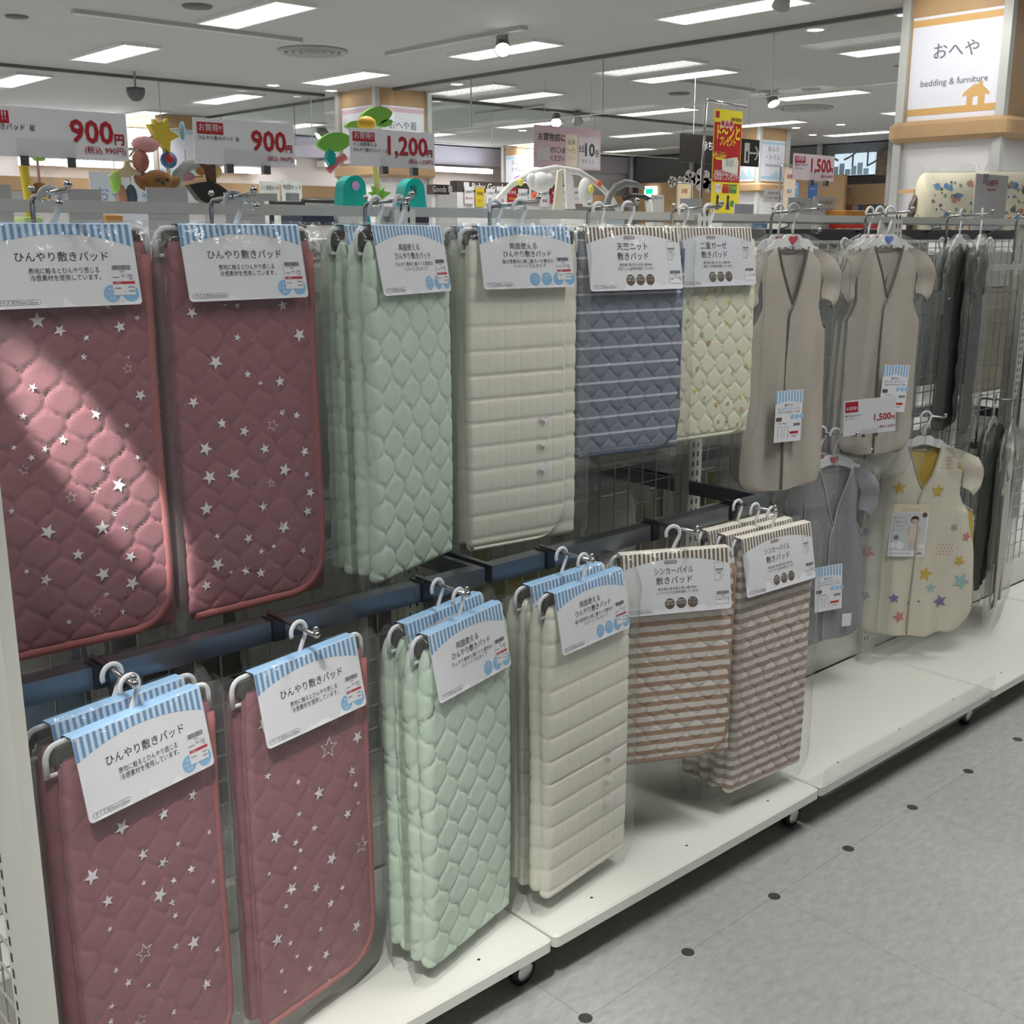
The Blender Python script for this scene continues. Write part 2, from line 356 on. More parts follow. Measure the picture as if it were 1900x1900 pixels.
def spothead(u, v, lab, aim, r=.055, lit=True, z=2.86):
    p = at(u, v, z=z); t = thing('spotlight', lab, 'spotlight', p); a = Vector(aim).normalized()
    q = a.to_track_quat('-Z', 'Y'); h = MB().lathe([(0, .16), (r*.7, .155), (r*.8, .06), (r, 0), (r*.96, -.004), (r*.9, .01)], M_body, n=20).build('lamp_housing', t, True); h.rotation_euler = q.to_euler()
    if lit: d = MB().disc((0, 0, .004), r*.88, M_lens, n=20).build('lens', h)
    b = MB(); b.tube([(0, 0, .07), (0, 0, CZ-z-.03)], .012, M_body); b.box(-.04, .04, -.018, .018, CZ-z-.06, CZ-z, M_body); b.build('stem', t)
spothead(933, 93, 'bright spotlight on the track between two ceiling panels', (-.5, -.6, -.75), .07)
spothead(1436, 193, 'bright spotlight between red banner and bedding pillar', (-.2, -.6, -.9), .075)
spothead(1032, 228, 'bright spotlight in front of the pink hanging board', (-.5, -.5, -.6), .075)
spothead(1072, 226, 'unlit spotlight right of the one before the pink board', (.6, .5, -.5), .07, False)
spothead(1448, 14, 'dark spotlight cut by the top edge of the picture', (.3, .5, -.8), .06, False)
spothead(592, 255, 'white spotlight aimed sideways behind the second price sign', (-.6, .1, -.5), .09, True)
M_dl = mat('downlight lens', (1, .99, .97), emit=16)
for k, (u, v, lab) in enumerate([(1513, 55, 'small round downlight by the dark ceiling line left of the bedding pillar'), (1681, 27, 'small round downlight touching the bedding pillar'), (848, 156, 'small round downlight right of the central pillar'),
    (507, 158, 'small downlight over the middle of the second price sign'), (615, 168, 'small downlight just left of the central pillar'), (970, 242, 'small oval downlight left of the lit spotlight by the pink board'),
    (1508, 250, 'small downlight above the far blue toilet sign'), (1477, 237, 'tiny downlight beside the far wooden pillar'), (1560, 231, 'tiny downlight left of the long panel near bedding pillar'), (1580, 268, 'tiny downlight above the toilet lightbox'),
    (235, 222, 'tiny glowing downlight right of the first price sign'), (953, 279, 'tiny downlight under the far end of the ceiling'), (961, 291, 'lowest tiny downlight left of the pink hanging board')]):
    p = at(u, v, z=CZ-.006); t = thing('downlight', lab, 'downlight', p, 0, 'small round downlights')
    MB().lathe([(.085, .006), (.08, -.004), (.066, -.006), (.06, .004)], M_rim, n=20).build('trim_ring', t, True); MB().disc((0, 0, -.002), .06, M_dl, n=20).build('lens', t)
p = at(252, 172, z=2.80); t = thing('dome_camera', 'small dark dome camera hanging from the ceiling by a rod', 'camera', p)
MB().lathe([(0, .05), (.09, .045), (.09, 0), (.075, -.04), (.045, -.075), (0, -.085)], M_ventd, n=20).build('dome', t, True); MB().tube([(0, 0, .04), (0, 0, CZ-2.8)], .012, M_vent).build('rod', t)
# smoke screens: glass hung from dark channels
def screen(axis, c, a, b, lab, h=.5):
    t = thing('smoke_screen', lab, 'glass smoke screen', (0, 0, 0)); M_ch = mat('channel', (.12, .12, .12), .5)
    def bx(m_, lo, hi, th, z0, z1, m):
        return m_.box(lo, hi, c-th, c+th, z0, z1, m) if axis == 'x' else m_.box(c-th, c+th, lo, hi, z0, z1, m)
    bx(MB(), a, b, .022, CZ-.03, CZ, M_ch).build('top_channel', t); bx(MB(), a, b, .003, CZ-h, CZ-.03, M_glass).build('glass_pane', t)
    bx(MB(), a, b, .006, CZ-h-.008, CZ-h, M_rail).build('bottom_edge', t); k = a+1.2
    while k < b: bx(MB(), k-.004, k+.004, .006, CZ-h, CZ-.03, M_rail).build('joint', t); k += 1.85
screen('x', 9.93, -6, 6.48, 'glass smoke screen under the dark ceiling line left of the central pillar')
screen('y', 6.74, 2.72, 8.93, 'glass smoke screen running from the bedding pillar to the central pillar')
screen('y', 6.74, 9.8, 14.8, 'far glass smoke screen going back behind the central pillar')
screen('x', 9.36, 7.35, 13.5, 'glass smoke screen right of the central pillar above the pink board')
tag(MB().box(9.3, 10.6, 3.35, 4.35, CZ-.012, CZ, M_vent).build('return_air_grille'), 'dark square air grille left of the bedding pillar near the ceiling', 'air grille')

# ------------------------------------------------------------------ pillars with their signs
M_postg = mat('aluminium post', (.50, .51, .49), .4)
def pillar(cx, cy, name='column'):
    h = .39; b = MB()
    b.box(cx-h+.03, cx+h-.03, cy-h+.03, cy+h-.03, 0, 2.06, M_panel)
    o = struct(b.build('column')); u = MB().box(cx-h+.03, cx+h-.03, cy-h+.03, cy+h-.03, 2.06, CZ, M_wood).build('upper_cladding', o)
    MB().bbox(cx-h-.05, cx+h+.05, cy-h-.05, cy+h+.05, 2.05, 2.19, M_wood, .08).build('wood_ledge', o, False)
    c = MB()
    for sx in (-1, 1):
        for sy in (-1, 1): c.box(cx+sx*(h-.025)-.03, cx+sx*(h-.025)+.03, cy+sy*(h-.025)-.03, cy+sy*(h-.025)+.03, 0, CZ, M_postg)
    c.build('corner_post', o)
    return o
for c in ((6.9, 2.29), (6.9, 9.36), (13.97, 9.36), (13.97, 16.4), (6.3, 13.6)): pillar(*c) if c[1] < 14 else pillar(13.6, 14.0)
M_sgp = mat('sign pale', (.74, .76, .84), .45); M_orange = mat('sign orange', (.62, .38, .14), .5); M_lpink = mat('sign pink', (.66, .47, .53), .5); M_lblue = mat('sign light blue', (.42, .62, .75), .5); M_signink = mat('sign ink', (.16, .17, .21), .5)
def pillar_sign(face, c, lines, band, lab, art, w=.60, z0=2.22, z1=2.80):
    "board on the pillar; face 'x' looks to -x, face 'y' looks to -y; written in local x-z"
    t = thing('pillar_sign', lab, 'sign', c, -PI/2 if face == 'x' else 0); b = MB()
    b.box(-w/2, w/2, 0, .012, z0, z1, M_sgp); b.box(-w/2, w/2, -.004, .0, z1, z1+.018, M_sgp)
    b.box(-w/2, w/2, -.002, 0, z1-.045, z1-.001, band); b.box(-w/2, w/2, -.002, 0, z0+.03, z0+.075, band); b.box(-w/2, w/2, -.002, 0, z0-.006, z0+.012, M_panel)
    for s, size, z, m, bd in lines: write(b, s, size, 0, z0+z, m, -.003, bold=bd)
    if art == 'house':
        x = .17; q = z0+.07; b.slab([(x-.065, q), (x-.065, q+.07), (x-.10, q+.062), (x-.085, q+.09), (x-.02, q+.135), (x+.012, q+.135), (x+.012, q+.15), (x+.04, q+.15), (x+.04, q+.125), (x+.085, q+.085), (x+.095, q+.06), (x+.06, q+.07), (x+.06, q)], -.003, 0, band); b.box(x-.02, x+.015, -.0045, -.002, q+.0, q+.055, M_sgp)
    if art == 'bath':
        for x, hh in ((-.02, .04), (.05, .08), (.10, .05), (.17, .10), (.22, .06)): b.box(x, x+.045, -.003, 0, z0+.07, z0+.07+hh, band)
    return b.build('board', t)
pillar_sign('x', (6.535, 2.28, 0), [('おへや', .115, .40, M_signink, .006), ('bedding & furniture', .062, .22, M_signink, .002)], M_orange, 'square white pillar sign reading bedding and furniture with an orange house', 'house', .66, 2.17+.03, 2.86)
pillar_sign('x', (6.535, 9.36, 0), [('おへや着', .10, .36, M_signink, .006)], M_lpink, 'pale sign with pink bands on the left face of the central pillar', None)
pillar_sign('y', (6.9, 8.995, 0), [('おへや着', .10, .36, M_signink, .006)], M_lpink, 'pale sign with pink bands on the right face of the central pillar', None)
for f, c, w_ in (('x', (13.605, 9.36, 0), 'left'), ('y', (13.97, 8.995, 0), 'right'),):
    pillar_sign(f, c, [('おふろ', .10, .44, M_signink, .004), ('・トイレ', .10, .32, M_signink, .004), ('bathing & diapering', .05, .22, M_signink, 0)], M_lblue, 'pale blue bath and toilet sign on the %s face of the far right pillar' % w_, 'bath')
for f, c, w_ in (('x', (13.235, 14.0, 0), 'left'), ('y', (13.6, 13.635, 0), 'right')):
    pillar_sign(f, c, [('おふろ', .10, .44, M_signink, .004), ('トイレ', .10, .32, M_signink, .004)], M_lblue, 'pale blue sign on the %s face of the small distant pillar' % w_, None)

for f, c, w_ in (('x', (5.935, 13.6, 0), 'left'), ('y', (6.3, 13.235, 0), 'right')):
    pillar_sign(f, c, [], M_lblue, 'pale blue board on the %s face of the pillar behind the star mobile' % w_, 'bath')

# ------------------------------------------------------------------ gondola bays
BX, BAY, RZ = .0768, .9, 1.4575
def gondola(i, lab):
    x0 = BX+BAY*(i-1); t = thing('display_gondola', lab, 'gondola', (x0, 0, 0), 0, 'bays of the white display gondola')
    b = MB().bbox(.003, .897, -.441, -.012, .086, .1155, M_deck, .012); d = b.build('deck', t)
    s = MB()
    for x in (.15, .45, .75): s.disc((x, -.395, .1158), .0032, M_black, n=10)
    s.build('screw_hole', d)
    MB().box(.0, .9, -.008, .012, .1155, .21, M_white).build('kick_panel', t)
    MB().box(.0, .9, .012, .441, .086, .1155, M_deck).build('rear_deck', t)
    u = MB().box(.875, .925, -.022, .022, .03, 1.462, M_white); 
    for k in range(54):
        z = .16+k*.0245; u.box(.8895, .8925, -.0235, -.021, z, z+.013, M_dark); u.box(.9075, .9105, -.0235, -.021, z, z+.013, M_dark)
    u.build('upright', t)
    MB().box(.0, .9, -.012, .012, 1.4485, 1.4665, M_rail).build('top_rail', t)
    MB().box(.0, .9, -.05, -.034, 1.30, 1.318, M_rail).build('hook_rail', t)
    g = MB()
    for k in range(18): g.box(.025+k*.05-.0014, .025+k*.05+.0014, -.0014, .0014, .21, 1.40, M_wire)
    for k in range(24): g.box(0, .9, .001, .0038, .225+k*.05-.0014, .225+k*.05+.0014, M_wire)
    g.build('mesh_panel', t)
    for y in (-.381, .381):
        c = thing('caster', None, None, (.871, y, 0)); c.parent = t
        MB().lathe([(.0, -.011), (.020, -.011), (.029, -.008), (.030, 0), (.029, .008), (.020, .011), (0, .011)], M_black, (0, 0, .030), 24, 'y').build('wheel', c, True)
        h = MB(); h.lathe([(.0, -.0135), (.012, -.0135), (.019, -.011)], M_chrome, (0, 0, .03), 20, 'y'); h.build('hub_cap', c, True)
        k = MB().box(-.02, .02, .013, .018, .03, .086, M_black); k.tube([(.012, 0, .055), (.012, 0, .086)], .011, M_chrome); k.box(-.02, .02, -.018, .018, .055, .062, M_black); k.build('fork', c)
    return t
for i, l in ((0, 'leftmost gondola bay holding the pink star pads'), (1, 'second gondola bay from the left with cream and slate pads'), (2, 'third gondola bay with beige sleepers and a clear shelf fence'), (3, 'fourth gondola bay with wrapped garments before the pillar'), (4, 'farthest gondola bay at the right picture edge')): gondola(i, l)
pf = thing('acrylic_fence', 'clear acrylic lip standing along the front of the third deck', 'shelf fence', (BX+.9, 0, 0)); MB().box(.006, .894, -.448, -.443, .088, .165, M_clear).build('sheet', pf); MB().box(.006, .894, -.443, -.40, .1162, .119, M_clear).build('foot', pf)
tp = thing('slotted_upright', 'tall white slotted upright at the left edge before the pads', 'upright', (-.842, -.40, 0))
b = MB(); b.box(-.018, 0, -.052, .066, .02, 1.30, M_white); b.build('panel', tp)
s = MB()
for k in range(48): s.box(-.0186, .0006, .050, .056, .06+k*.025, .06+k*.025+.013, M_dark)
s.build('slot', tp)
g = MB()
for k in range(9): g.box(-.0014, .0014, .09+k*.05-.0014, .09+k*.05+.0014, .05, 1.1, M_wire)
for k in range(22): g.box(-.003, 0, .066, .50, .06+k*.05-.0014, .06+k*.05+.0014, M_wire)
tag(g.build('side_mesh_panel', None, False, (-.850, -.40, 0)), 'white wire grid behind the left upright', 'wire grid')
def hang_bar(i, lab):
    x0 = BX+BAY*(i-1); t = thing('hanging_bar', lab, 'hanging bar', (x0, 0, 0), 0, 'dark steel hanging bars')
    MB().box(.009, .891, -.256, -.226, .776, .810, M_steelblue).build('front_bar', t)
    for a in (.009, .879): MB().box(a, a+.012, -.226, -.022, .776, .810, M_steelblue).build('side_arm', t)
    MB().box(.021, .879, -.226, -.10, .8075, .8095, mat('bar shelf', (.03, .03, .035), .3, .5)).build('top_plate', t) if False else None
hang_bar(0, 'dark steel U-shaped hanging bar above the lower pink pads'); hang_bar(1, 'dark steel U-shaped hanging bar above the brown striped pads')
M_hookm = mat('hook steel', (.42, .42, .42), .22, .95)
def hook(x, kind, lab, z=1.470, y0=-.042, ln=.14):
    t = thing('display_hook', lab, 'display hook', (x, y0, z)); b = MB(); r = .0038
    if kind == 'U':
        b.tube([(0, .0, -.152), (0, 0, -.012), (0, -.003, -.004), (0, -.010, 0), (0, -ln, .006)], r, M_hookm); b.build('arm', t, True)
        b = MB().sphere((0, -ln, .013), .0062, M_chrome); b.sphere((0, -.004, .011), .005, M_chrome); b.tube([(0, -ln, .005), (0, -ln, .012)], .003, M_chrome); b.build('ball_tip', t, True)
        MB().box(-.012, .012, -.006, .012, -.172, -.15, M_hookm).build('clamp', t)
    else:
        b.tube([(0, .028, .004), (0, -ln, .002)], r, M_hookm); b.build('arm', t, True)
        b = MB().sphere((0, -ln, .004), .006, M_chrome); b.sphere((0, -ln+.002, .013), .005, M_chrome); b.build('ball_tip', t, True)
        MB().box(-.011, .011, -.004, .031, -.036, .0012, mat('bracket dark', (.06, .065, .075), .3, .8)).build('clamp', t)
    return t
UX = [-.624, -.335, -.029, .272, .553, .832, 1.220, 1.665, 2.131, 2.60]
un = ['first upper pink star pad', 'second upper pink star pad', 'upper mint quilted pads', 'upper cream grid pads', 'slate blue striped pads', 'lemon dotted pads', 'two left beige sleepers', 'three right beige sleepers', 'dark green wrapped garments', 'pale garment at the right edge']
for x, n in zip(UX, un): hook(x, 'U', 'chrome hook arm carrying the '+n)
LXs = [(-.669, 'lower left pair of pink star pads'), (-.375, 'lower right pink star pad'), (-.071, 'lower mint pads'), (.238, 'lower cream pads'), (.553, 'small tan striped pad'), (.827, 'three taupe striped pads')]
for x, n in LXs: hook(x, 'L', 'dark steel hook arm carrying the '+n, .812, -.256, .115)
for x, n in ((1.476, 'grey vest sleeper'), (1.962, 'star print sleeper'), (2.481, 'two wrapped garments at lower right')): hook(x, 'U', 'chrome hook arm carrying the '+n, .878, -.032, .145)
for x0, x1 in ((.98, 1.876), (1.88, 2.776), (2.78, 3.676)):
    pass

# ------------------------------------------------------------------ bedding pads on hangers
rng = random.Random(5)
def ogee(w, P, H, sh=0):
    "onion-shaped quilting: wavy seams that touch at the tips"
    def q(x, z):
        c = np.cos(2*PI*(z+sh)/P); k0 = np.floor(x/w); d = np.full(np.shape(x), 9.0)
        for dk in (-1, 0, 1, 2):
            k = k0+dk; s = np.where(np.mod(k, 2) == 0, 1.0, -1.0); g = np.sign(c)*np.abs(c)**.68
            d = np.minimum(d, np.abs(x-(k*w+s*w*.5*g)))
        t = np.clip(d/(w*.62), 0, 1); u = np.clip(d/.0035, 0, 1); return H*(.52*np.sqrt(1-(1-t)**2)+.48*np.sqrt(1-(1-u)**2))
    return q
def gridq(wx, wz, H, x0=0, z0=0):
    def q(x, z):
        a = np.abs(np.mod(x-x0, wx)-wx/2); b = np.abs(np.mod(z-z0, wz)-wz/2)
        f = lambda d, r: np.sqrt(1-(1-np.clip(d/r, 0, 1))**2); gz = .45*f(wz/2-b, .018)+.55*f(wz/2-b, .005); gx = .5*f(wx/2-a, .012)+.5*f(wx/2-a, .003); return H*gz*(.62+.38*gx)
    return q
def lobe(mb, L, t, yc, ztop, xl, xr, q, m, nx=70, nz=150, ext=0., bow=.004, seed=0, back=True, topf=.10, lean=0.0):
    zz = ztop-L*np.linspace(0, 1, nz); P = []
    for z in zz:
        R_ = xr(z) if callable(xr) else xr
        dt, db = ztop-z, z-(ztop-L)
        e = max(.12, math.sqrt(max(0, 1-(1-min(1, dt/topf))**2)))*max(.06, math.sqrt(max(0, 1-(1-min(1, db/.012))**2)))
        h = t/2*e; cy = yc+bow*math.sin(7*z+seed)*min(1, dt/.2)-lean*dt; xo = .0025*math.sin(11*z+seed*2.1)
        fx = np.linspace(xl, R_, nx); fq = q(fx, np.full(nx, z))*e
        row = [(x+xo, cy-h-f, z) for x, f in zip(fx, fq)]
        na = 7; aa = np.linspace(-90, 90, na+2)[1:-1]; aq = q(R_+h*np.radians(aa+90), np.full(na, z))*e
        row += [(R_+xo+(h+f)*math.cos(math.radians(a)), cy+(h+f)*math.sin(math.radians(a)), z) for a, f in zip(aa, aq)]
        nb = 14; bx = np.linspace(R_, xl, nb); row += [(x+xo, cy+h, z) for x in bx]
        aa = np.linspace(90, 270, na+2)[1:-1]; aq = q(xl-h*np.radians(270-aa), np.full(na, z))*e
        row += [(xl+xo+(h+f)*math.cos(math.radians(a)), cy+(h+f)*math.sin(math.radians(a)), z) for a, f in zip(aa, aq)]
        P.append(row)
    mb.grid(P, m, True); n = len(P[0]); b = len(mb.v)-n*nz
    k = mb.mid(m); mb.f.append(tuple(b+i for i in range(n))); mb.mi.append(k); mb.f.append(tuple(b+n*(nz-1)+i for i in reversed(range(n)))); mb.mi.append(k)
    def pos(x, z, off=.0012):
        dt, db = ztop-z, z-(ztop-L)
        e = max(.12, math.sqrt(max(0, 1-(1-min(1, dt/topf))**2)))*max(.06, math.sqrt(max(0, 1-(1-min(1, max(0, db)/.012))**2)))
        return (x+.0025*math.sin(11*z+seed*2.1), yc+bow*math.sin(7*z+seed)*min(1, dt/.2)-lean*dt-t/2*e-float(q(np.array([x]), np.array([z]))[0])*e-off, z)
    return pos
def lift(mb, tri, pos, m, n=3):
    "a flat print laid on the quilted surface"
    for A, B, C_ in tri:
        vs = []; idx = {}
        for i in range(n+1):
            for j in range(n+1-i):
                u, v = i/n, j/n; x = A[0]+(B[0]-A[0])*u+(C_[0]-A[0])*v; z = A[1]+(B[1]-A[1])*u+(C_[1]-A[1])*v; idx[(i, j)] = len(vs); vs.append(pos(x, z))
        fs = []
        for i in range(n):
            for j in range(n-i):
                fs.append((idx[(i, j)], idx[(i+1, j)], idx[(i, j+1)]))
                if i+j < n-1: fs.append((idx[(i+1, j)], idx[(i+1, j+1)], idx[(i, j+1)]))
        mb.add(vs, fs, m)
def star_pts(cx, cz, r, rot, k=.42): return [(cx+(r if i % 2 == 0 else r*k)*math.cos(rot+PI*i/5), cz+(r if i % 2 == 0 else r*k)*math.sin(rot+PI*i/5)) for i in range(10)]
def star(mb, cx, cz, r, rot, pos, m, outline=False):
    p = star_pts(cx, cz, r, rot)
    if outline:
        q = star_pts(cx, cz, r*.84, rot, .40); tr = []
        for i in range(10): j = (i+1) % 10; tr += [(p[i], p[j], q[i]), (p[j], q[j], q[i])]
        lift(mb, tr, pos, m, 2)
    else: lift(mb, [((cx, cz), p[i], p[(i+1) % 10]) for i in range(10)], pos, m, 3)
def scatter(n, x0, x1, z0, z1, rs, gap):
    out = []; tries = 0
    while len(out) < n and tries < 6000:
        tries += 1; r = rng.choice(rs); x, z = rng.uniform(x0, x1), rng.uniform(z0, z1)
        if all((x-a)**2+(z-b)**2 > (r+c+gap)**2 for a, b, c in out): out.append((x, z, r))
    return out
ZP = -.070    # top of the cloth below the hook arm
def pad_mesh(kind, W, L, q, m, bind=None, prints=None, rc=.065):
    mb = MB(); W0 = W; W = W-(.030 if kind == 'creamb' else 0); SH = (W-W0)/2
    if bind:
        zb = ZP-L; xr = lambda z: W/2-.004 if z > zb+rc else W/2-.004-rc+math.sqrt(max(0, rc*rc-(zb+rc-z)**2))
        pos = lobe(mb, L, .010, -.0145, ZP, -W/2, xr, q, m, nx=76, nz=170, seed=1)
        lobe(mb, L+.010, .010, -.003, ZP, -W/2+.002, W/2+.001-2*SH, q, m, nx=16, nz=120, seed=1.2)
        lobe(mb, L-.003, .020, .014, ZP, -W/2-.004, W/2-.006-2*SH, q, m, nx=20, nz=120, seed=2)
    else:
        pos = lobe(mb, L, .020, -.0115, ZP, -W/2, W/2, q, m, nx=80, nz=180, seed=1)
        lobe(mb, L-.012, .020, .0125, ZP, -W/2-.005, W/2-.008, q, m, nx=20, nz=140, seed=2.4)
    if prints: prints(mb, pos)
    if SH: mb.v = [(a+SH, b_, c) for a, b_, c in mb.v]
    o = mb.build('pad', None, True)
    if bind:
        bm, br = bind; path = []
        for k in range(16): path.append((W/2-.002, ZP-.02-(L-rc-.02)*k/16))
        for k in range(11): a = PI/2*k/10; path.append((W/2-.004-rc+rc*math.cos(a)+.001, ZP-L+rc-rc*math.sin(a)-.001))
        for k in range(1, 15): path.append((W/2-.004-rc-(W-rc-.004)*k/14, ZP-L-.001))
        pts = [(x+SH+.0025*math.sin(11*z+2.1), -.0188+.004*math.sin(7*z+1)*min(1, (ZP-z)/.2), z) for x, z in path]
        bb = MB().tube(pts, br, bm, 10, .95); bb.build('edge_binding', o, True)
    return o
def stars_print(seed, n=44):
    def f(mb, pos):
        rng.seed(seed)
        for i, (x, z, r) in enumerate(scatter(n, -.108, .104, ZP-.57, ZP-.05, [.005, .0058, .007, .0095, .0125], .009)):
            ol = (i % 9 == 4); star(mb, x, z, r*(1.6 if ol else 1), rng.uniform(0, 6), pos, M_star, ol)
    return f
def dots_print(mb, pos):
    rng.seed(9); cols = [mat('dot yellow', (.72, .58, .10), .8), mat('dot olive', (.42, .42, .20), .8), mat('dot orange', (.62, .36, .18), .8), mat('dot sand', (.52, .44, .30), .8)]
    for i, (x, z, r) in enumerate(scatter(34, -.13, .13, ZP-.43, ZP-.10, [.0045, .005, .006], .016)):
        m = cols[i % 4]; n = 3 if i % 5 == 0 else 10
        p = [(x+r*math.cos(2*PI*k/n+1.2), z+r*math.sin(2*PI*k/n+1.2)) for k in range(n)]
        lift(mb, [((x, z), p[k], p[(k+1) % n]) for k in range(n)], pos, m, 1 if n > 3 else 2)
def spikes_print(mb, pos):
    for k in range(3):
        z = -.40-k*.052; x = .062; lift(mb, [((x, z), (x, z-.030), (x-.022, z-.018))], lambda a, b: (a, pos(a, b)[1]-.0042, b), M_star if k != 1 else M_creamb, 6)

# header cards: local origin at the fold on the hanger bar, hanging down
def card_arc(x, w, zc, ze): return -(zc+(ze-zc)*(2*x/w)**2)
def card_mesh(spec):
    w, h, tilt = spec['w'], spec['h'], math.radians(spec['tilt']); b = MB(); st, bg = spec['stripe'], spec['bg']; zc, ze = .015, .034
    lay = {}
    def fn_(k):
        def fn(x, y, z): return (x, -.0165+z*math.sin(tilt)-k*.00025+y, z*math.cos(tilt))
        return fn
    f0, f1, f2, f3 = fn_(0), fn_(1), fn_(2), fn_(3); N = 40; r = .006
    def flat(pts, m, k): b.add([fn_(k)(x, 0, z) for x, z in pts], [tuple(range(len(pts)))], m)
    out = [(-w/2, 0), (-w/2, -h+r)]+[(-w/2+r-r*math.cos(PI/2*k/4), -h+r-r*math.sin(PI/2*k/4)) for k in range(1, 5)]
    out += [(w/2-r+r*math.sin(PI/2*k/4), -h+r-r*math.cos(PI/2*k/4)) for k in range(0, 5)]+[(w/2, 0)]
    n = len(out); b.add([f0(x, 0, z) for x, z in out]+[(lambda p: (p[0], p[1]+.0012, p[2]))(f0(x, 0, z)) for x, z in out], [tuple(range(n)), tuple(range(2*n-1, n-1, -1))]+[(k, n+k, n+(k+1) % n, (k+1) % n) for k in range(n)], bg)
    # fold over the bar
    b.grid([[f0(x, 0, 0), (x, -.013, .0012), (x, .004, .0012), (x, .0085, -.004), (x, .0095, -.03)] for x in (-w/2, w/2)], spec['fold'])
    ns = spec['ns']; p = w/ns
    for k in range(ns):
        x0, x1 = -w/2+k*p, -w/2+(k+.5)*p; flat([(x0, -.0005), (x0, card_arc(x0, w, zc, ze)), ((x0+x1)/2, card_arc((x0+x1)/2, w, zc, ze)), (x1, card_arc(x1, w, zc, ze)), (x1, -.0005)], st, 1)
        x2 = -w/2+(k+1)*p
        flat([(x1, -.0005), (x1, card_arc(x1, w, zc, ze)), ((x2+x1)/2, card_arc((x2+x1)/2, w, zc, ze)), (x2, card_arc(x2, w, zc, ze)), (x2, -.0005)], spec['gap'], 1)
    for s, size, x, z, al, bold, mw in spec['text']: write(b, s, size, x, z, M_ink, align=al, bold=bold, maxw=mw, fn=f2)
    # size pill
    pw, px, pz, ph = spec.get('pill', .062), spec.get('pillx', -w/2+.004+.033), -h+.0085, .0072
    def pill(rr, m, k, pw=pw):
        q = [(px+s*(pw/2-ph/2)+rr*math.cos(a), pz+rr*math.sin(a)) for s, a0 in ((1, -PI/2), (-1, PI/2)) for a in [a0+PI*i/8 for i in range(9)]]; flat(q, m, k)
    pill(ph/2, M_ink, 1); pill(ph/2-.0005, bg, 2); write(b, spec['size'], .0062, px, pz-.0022, M_ink, align='C', fn=f3, maxw=pw-.008)
    for i, tx in enumerate(spec['circ']):
        cx = spec['cx'][i]; cz = spec['cz']; rr = spec['cr']; flat([(cx+rr*math.cos(2*PI*k/28), cz+rr*math.sin(2*PI*k/28)) for k in range(28)], spec['cm'], 1)
        for j, s in enumerate(tx): write(b, s, rr*.42, cx, cz+rr*(.35-.52*j), bg, align='C', fn=f2, maxw=rr*1.6)
    o = b.build('header_card')
    # price label with bar code
    s = MB(); sx, sz = spec['sx'], spec['sz']; rg = random.Random(3)
    def sf(pts, m, k): s.add([fn_(k)(x, 0, z) for x, z in pts], [tuple(range(len(pts)))], m)
    def rect(x0, x1, z0, z1, m, k): sf([(x0, z1), (x0, z0), (x1, z0), (x1, z1)], m, k)
    rect(sx-.0165, sx+.0165, sz-.0425 if spec['red'] else sz-.026, sz+.003, M_card, 3); x = sx-.014
    while x < sx+.013: wv = rg.choice([.0005, .0008, .0012]); rect(x, x+wv, sz-.006, sz+.001, M_ink, 4); x += wv+rg.choice([.0005, .0008])
    write(s, '00094', .0032, sx, sz-.0095, M_ink, fn=fn_(4)); write(s, '本体価格', .0026, sx-.015, sz-.0175, M_ink, align='L', fn=fn_(4)); write(s, spec['price'], .0062, sx+.0155, sz-.0165, M_inkgrey, align='R', fn=fn_(4)); write(s, '+税', .0036, sx+.0145, sz-.0205, M_ink, align='R', fn=fn_(4))
    if spec['red']:
        rect(sx-.0155, sx+.0175, sz-.0265, sz-.0225, M_red, 4); write(s, 'お買得', .0028, sx-.012, sz-.0257, M_card, align='L', fn=fn_(5))
        write(s, spec['red'][0], .0042, sx+.015, sz-.0325, M_ink, align='R', fn=fn_(4)); write(s, spec['red'][1], .0042, sx+.015, sz-.0385, M_ink, align='R', fn=fn_(4)); write(s, '本体価格', .0026, sx-.0145, sz-.0335, M_ink, align='L', fn=fn_(4))
    s.build('price_label', o)
    if spec.get('leaf'):   # little drawing of the folded pad
        d = MB(); x, z, a, c = w/2-.026, -.030, .010, .038
        def ln(x0, z0, x1, z1, t=.0005, k=2):
            dx, dz = x1-x0, z1-z0; l = math.hypot(dx, dz); nx, nz = -dz/l*t/2, dx/l*t/2; d.add([fn_(k)(x0+nx, 0, z0+nz), fn_(k)(x0-nx, 0, z0-nz), fn_(k)(x1-nx, 0, z1-nz), fn_(k)(x1+nx, 0, z1+nz)], [(0, 1, 2, 3)], M_inkgrey)
        for q in ((x-a, z, x+a, z), (x-a, z, x-a, z-c), (x-a, z-c, x+a-.008, z-c), (x+a, z, x+a, z-c+.010), (x+a-.008, z-c, x+a, z-c+.010), (x+a-.008, z-c, x+a-.008, z-c+.010), (x+a-.008, z-c+.010, x+a, z-c+.010)): ln(*q)
        ln(x-a+.002, z-.015, x+a-.001, z-.015, .0032); ln(x-.006, z-.020, x+.006, z-.020, .0012); ln(x-.004, z-.0235, x+.005, z-.0235, .001); d.build('fold_drawing', o)
        d = MB(); cx, cz = -.012, -.0215; d.add([fn_(2)(cx+s*.011+.0036*math.cos(a), 0, cz+.0036*math.sin(a)) for s, a0 in ((1, -PI/2), (-1, PI/2)) for a in [a0+PI*i/8 for i in range(9)]], [tuple(range(18))], M_taupe); write(d, 'ミニサイズ', .0042, cx, cz-.0016, bg, fn=fn_(3)); d.build('size_badge', o)
    return o
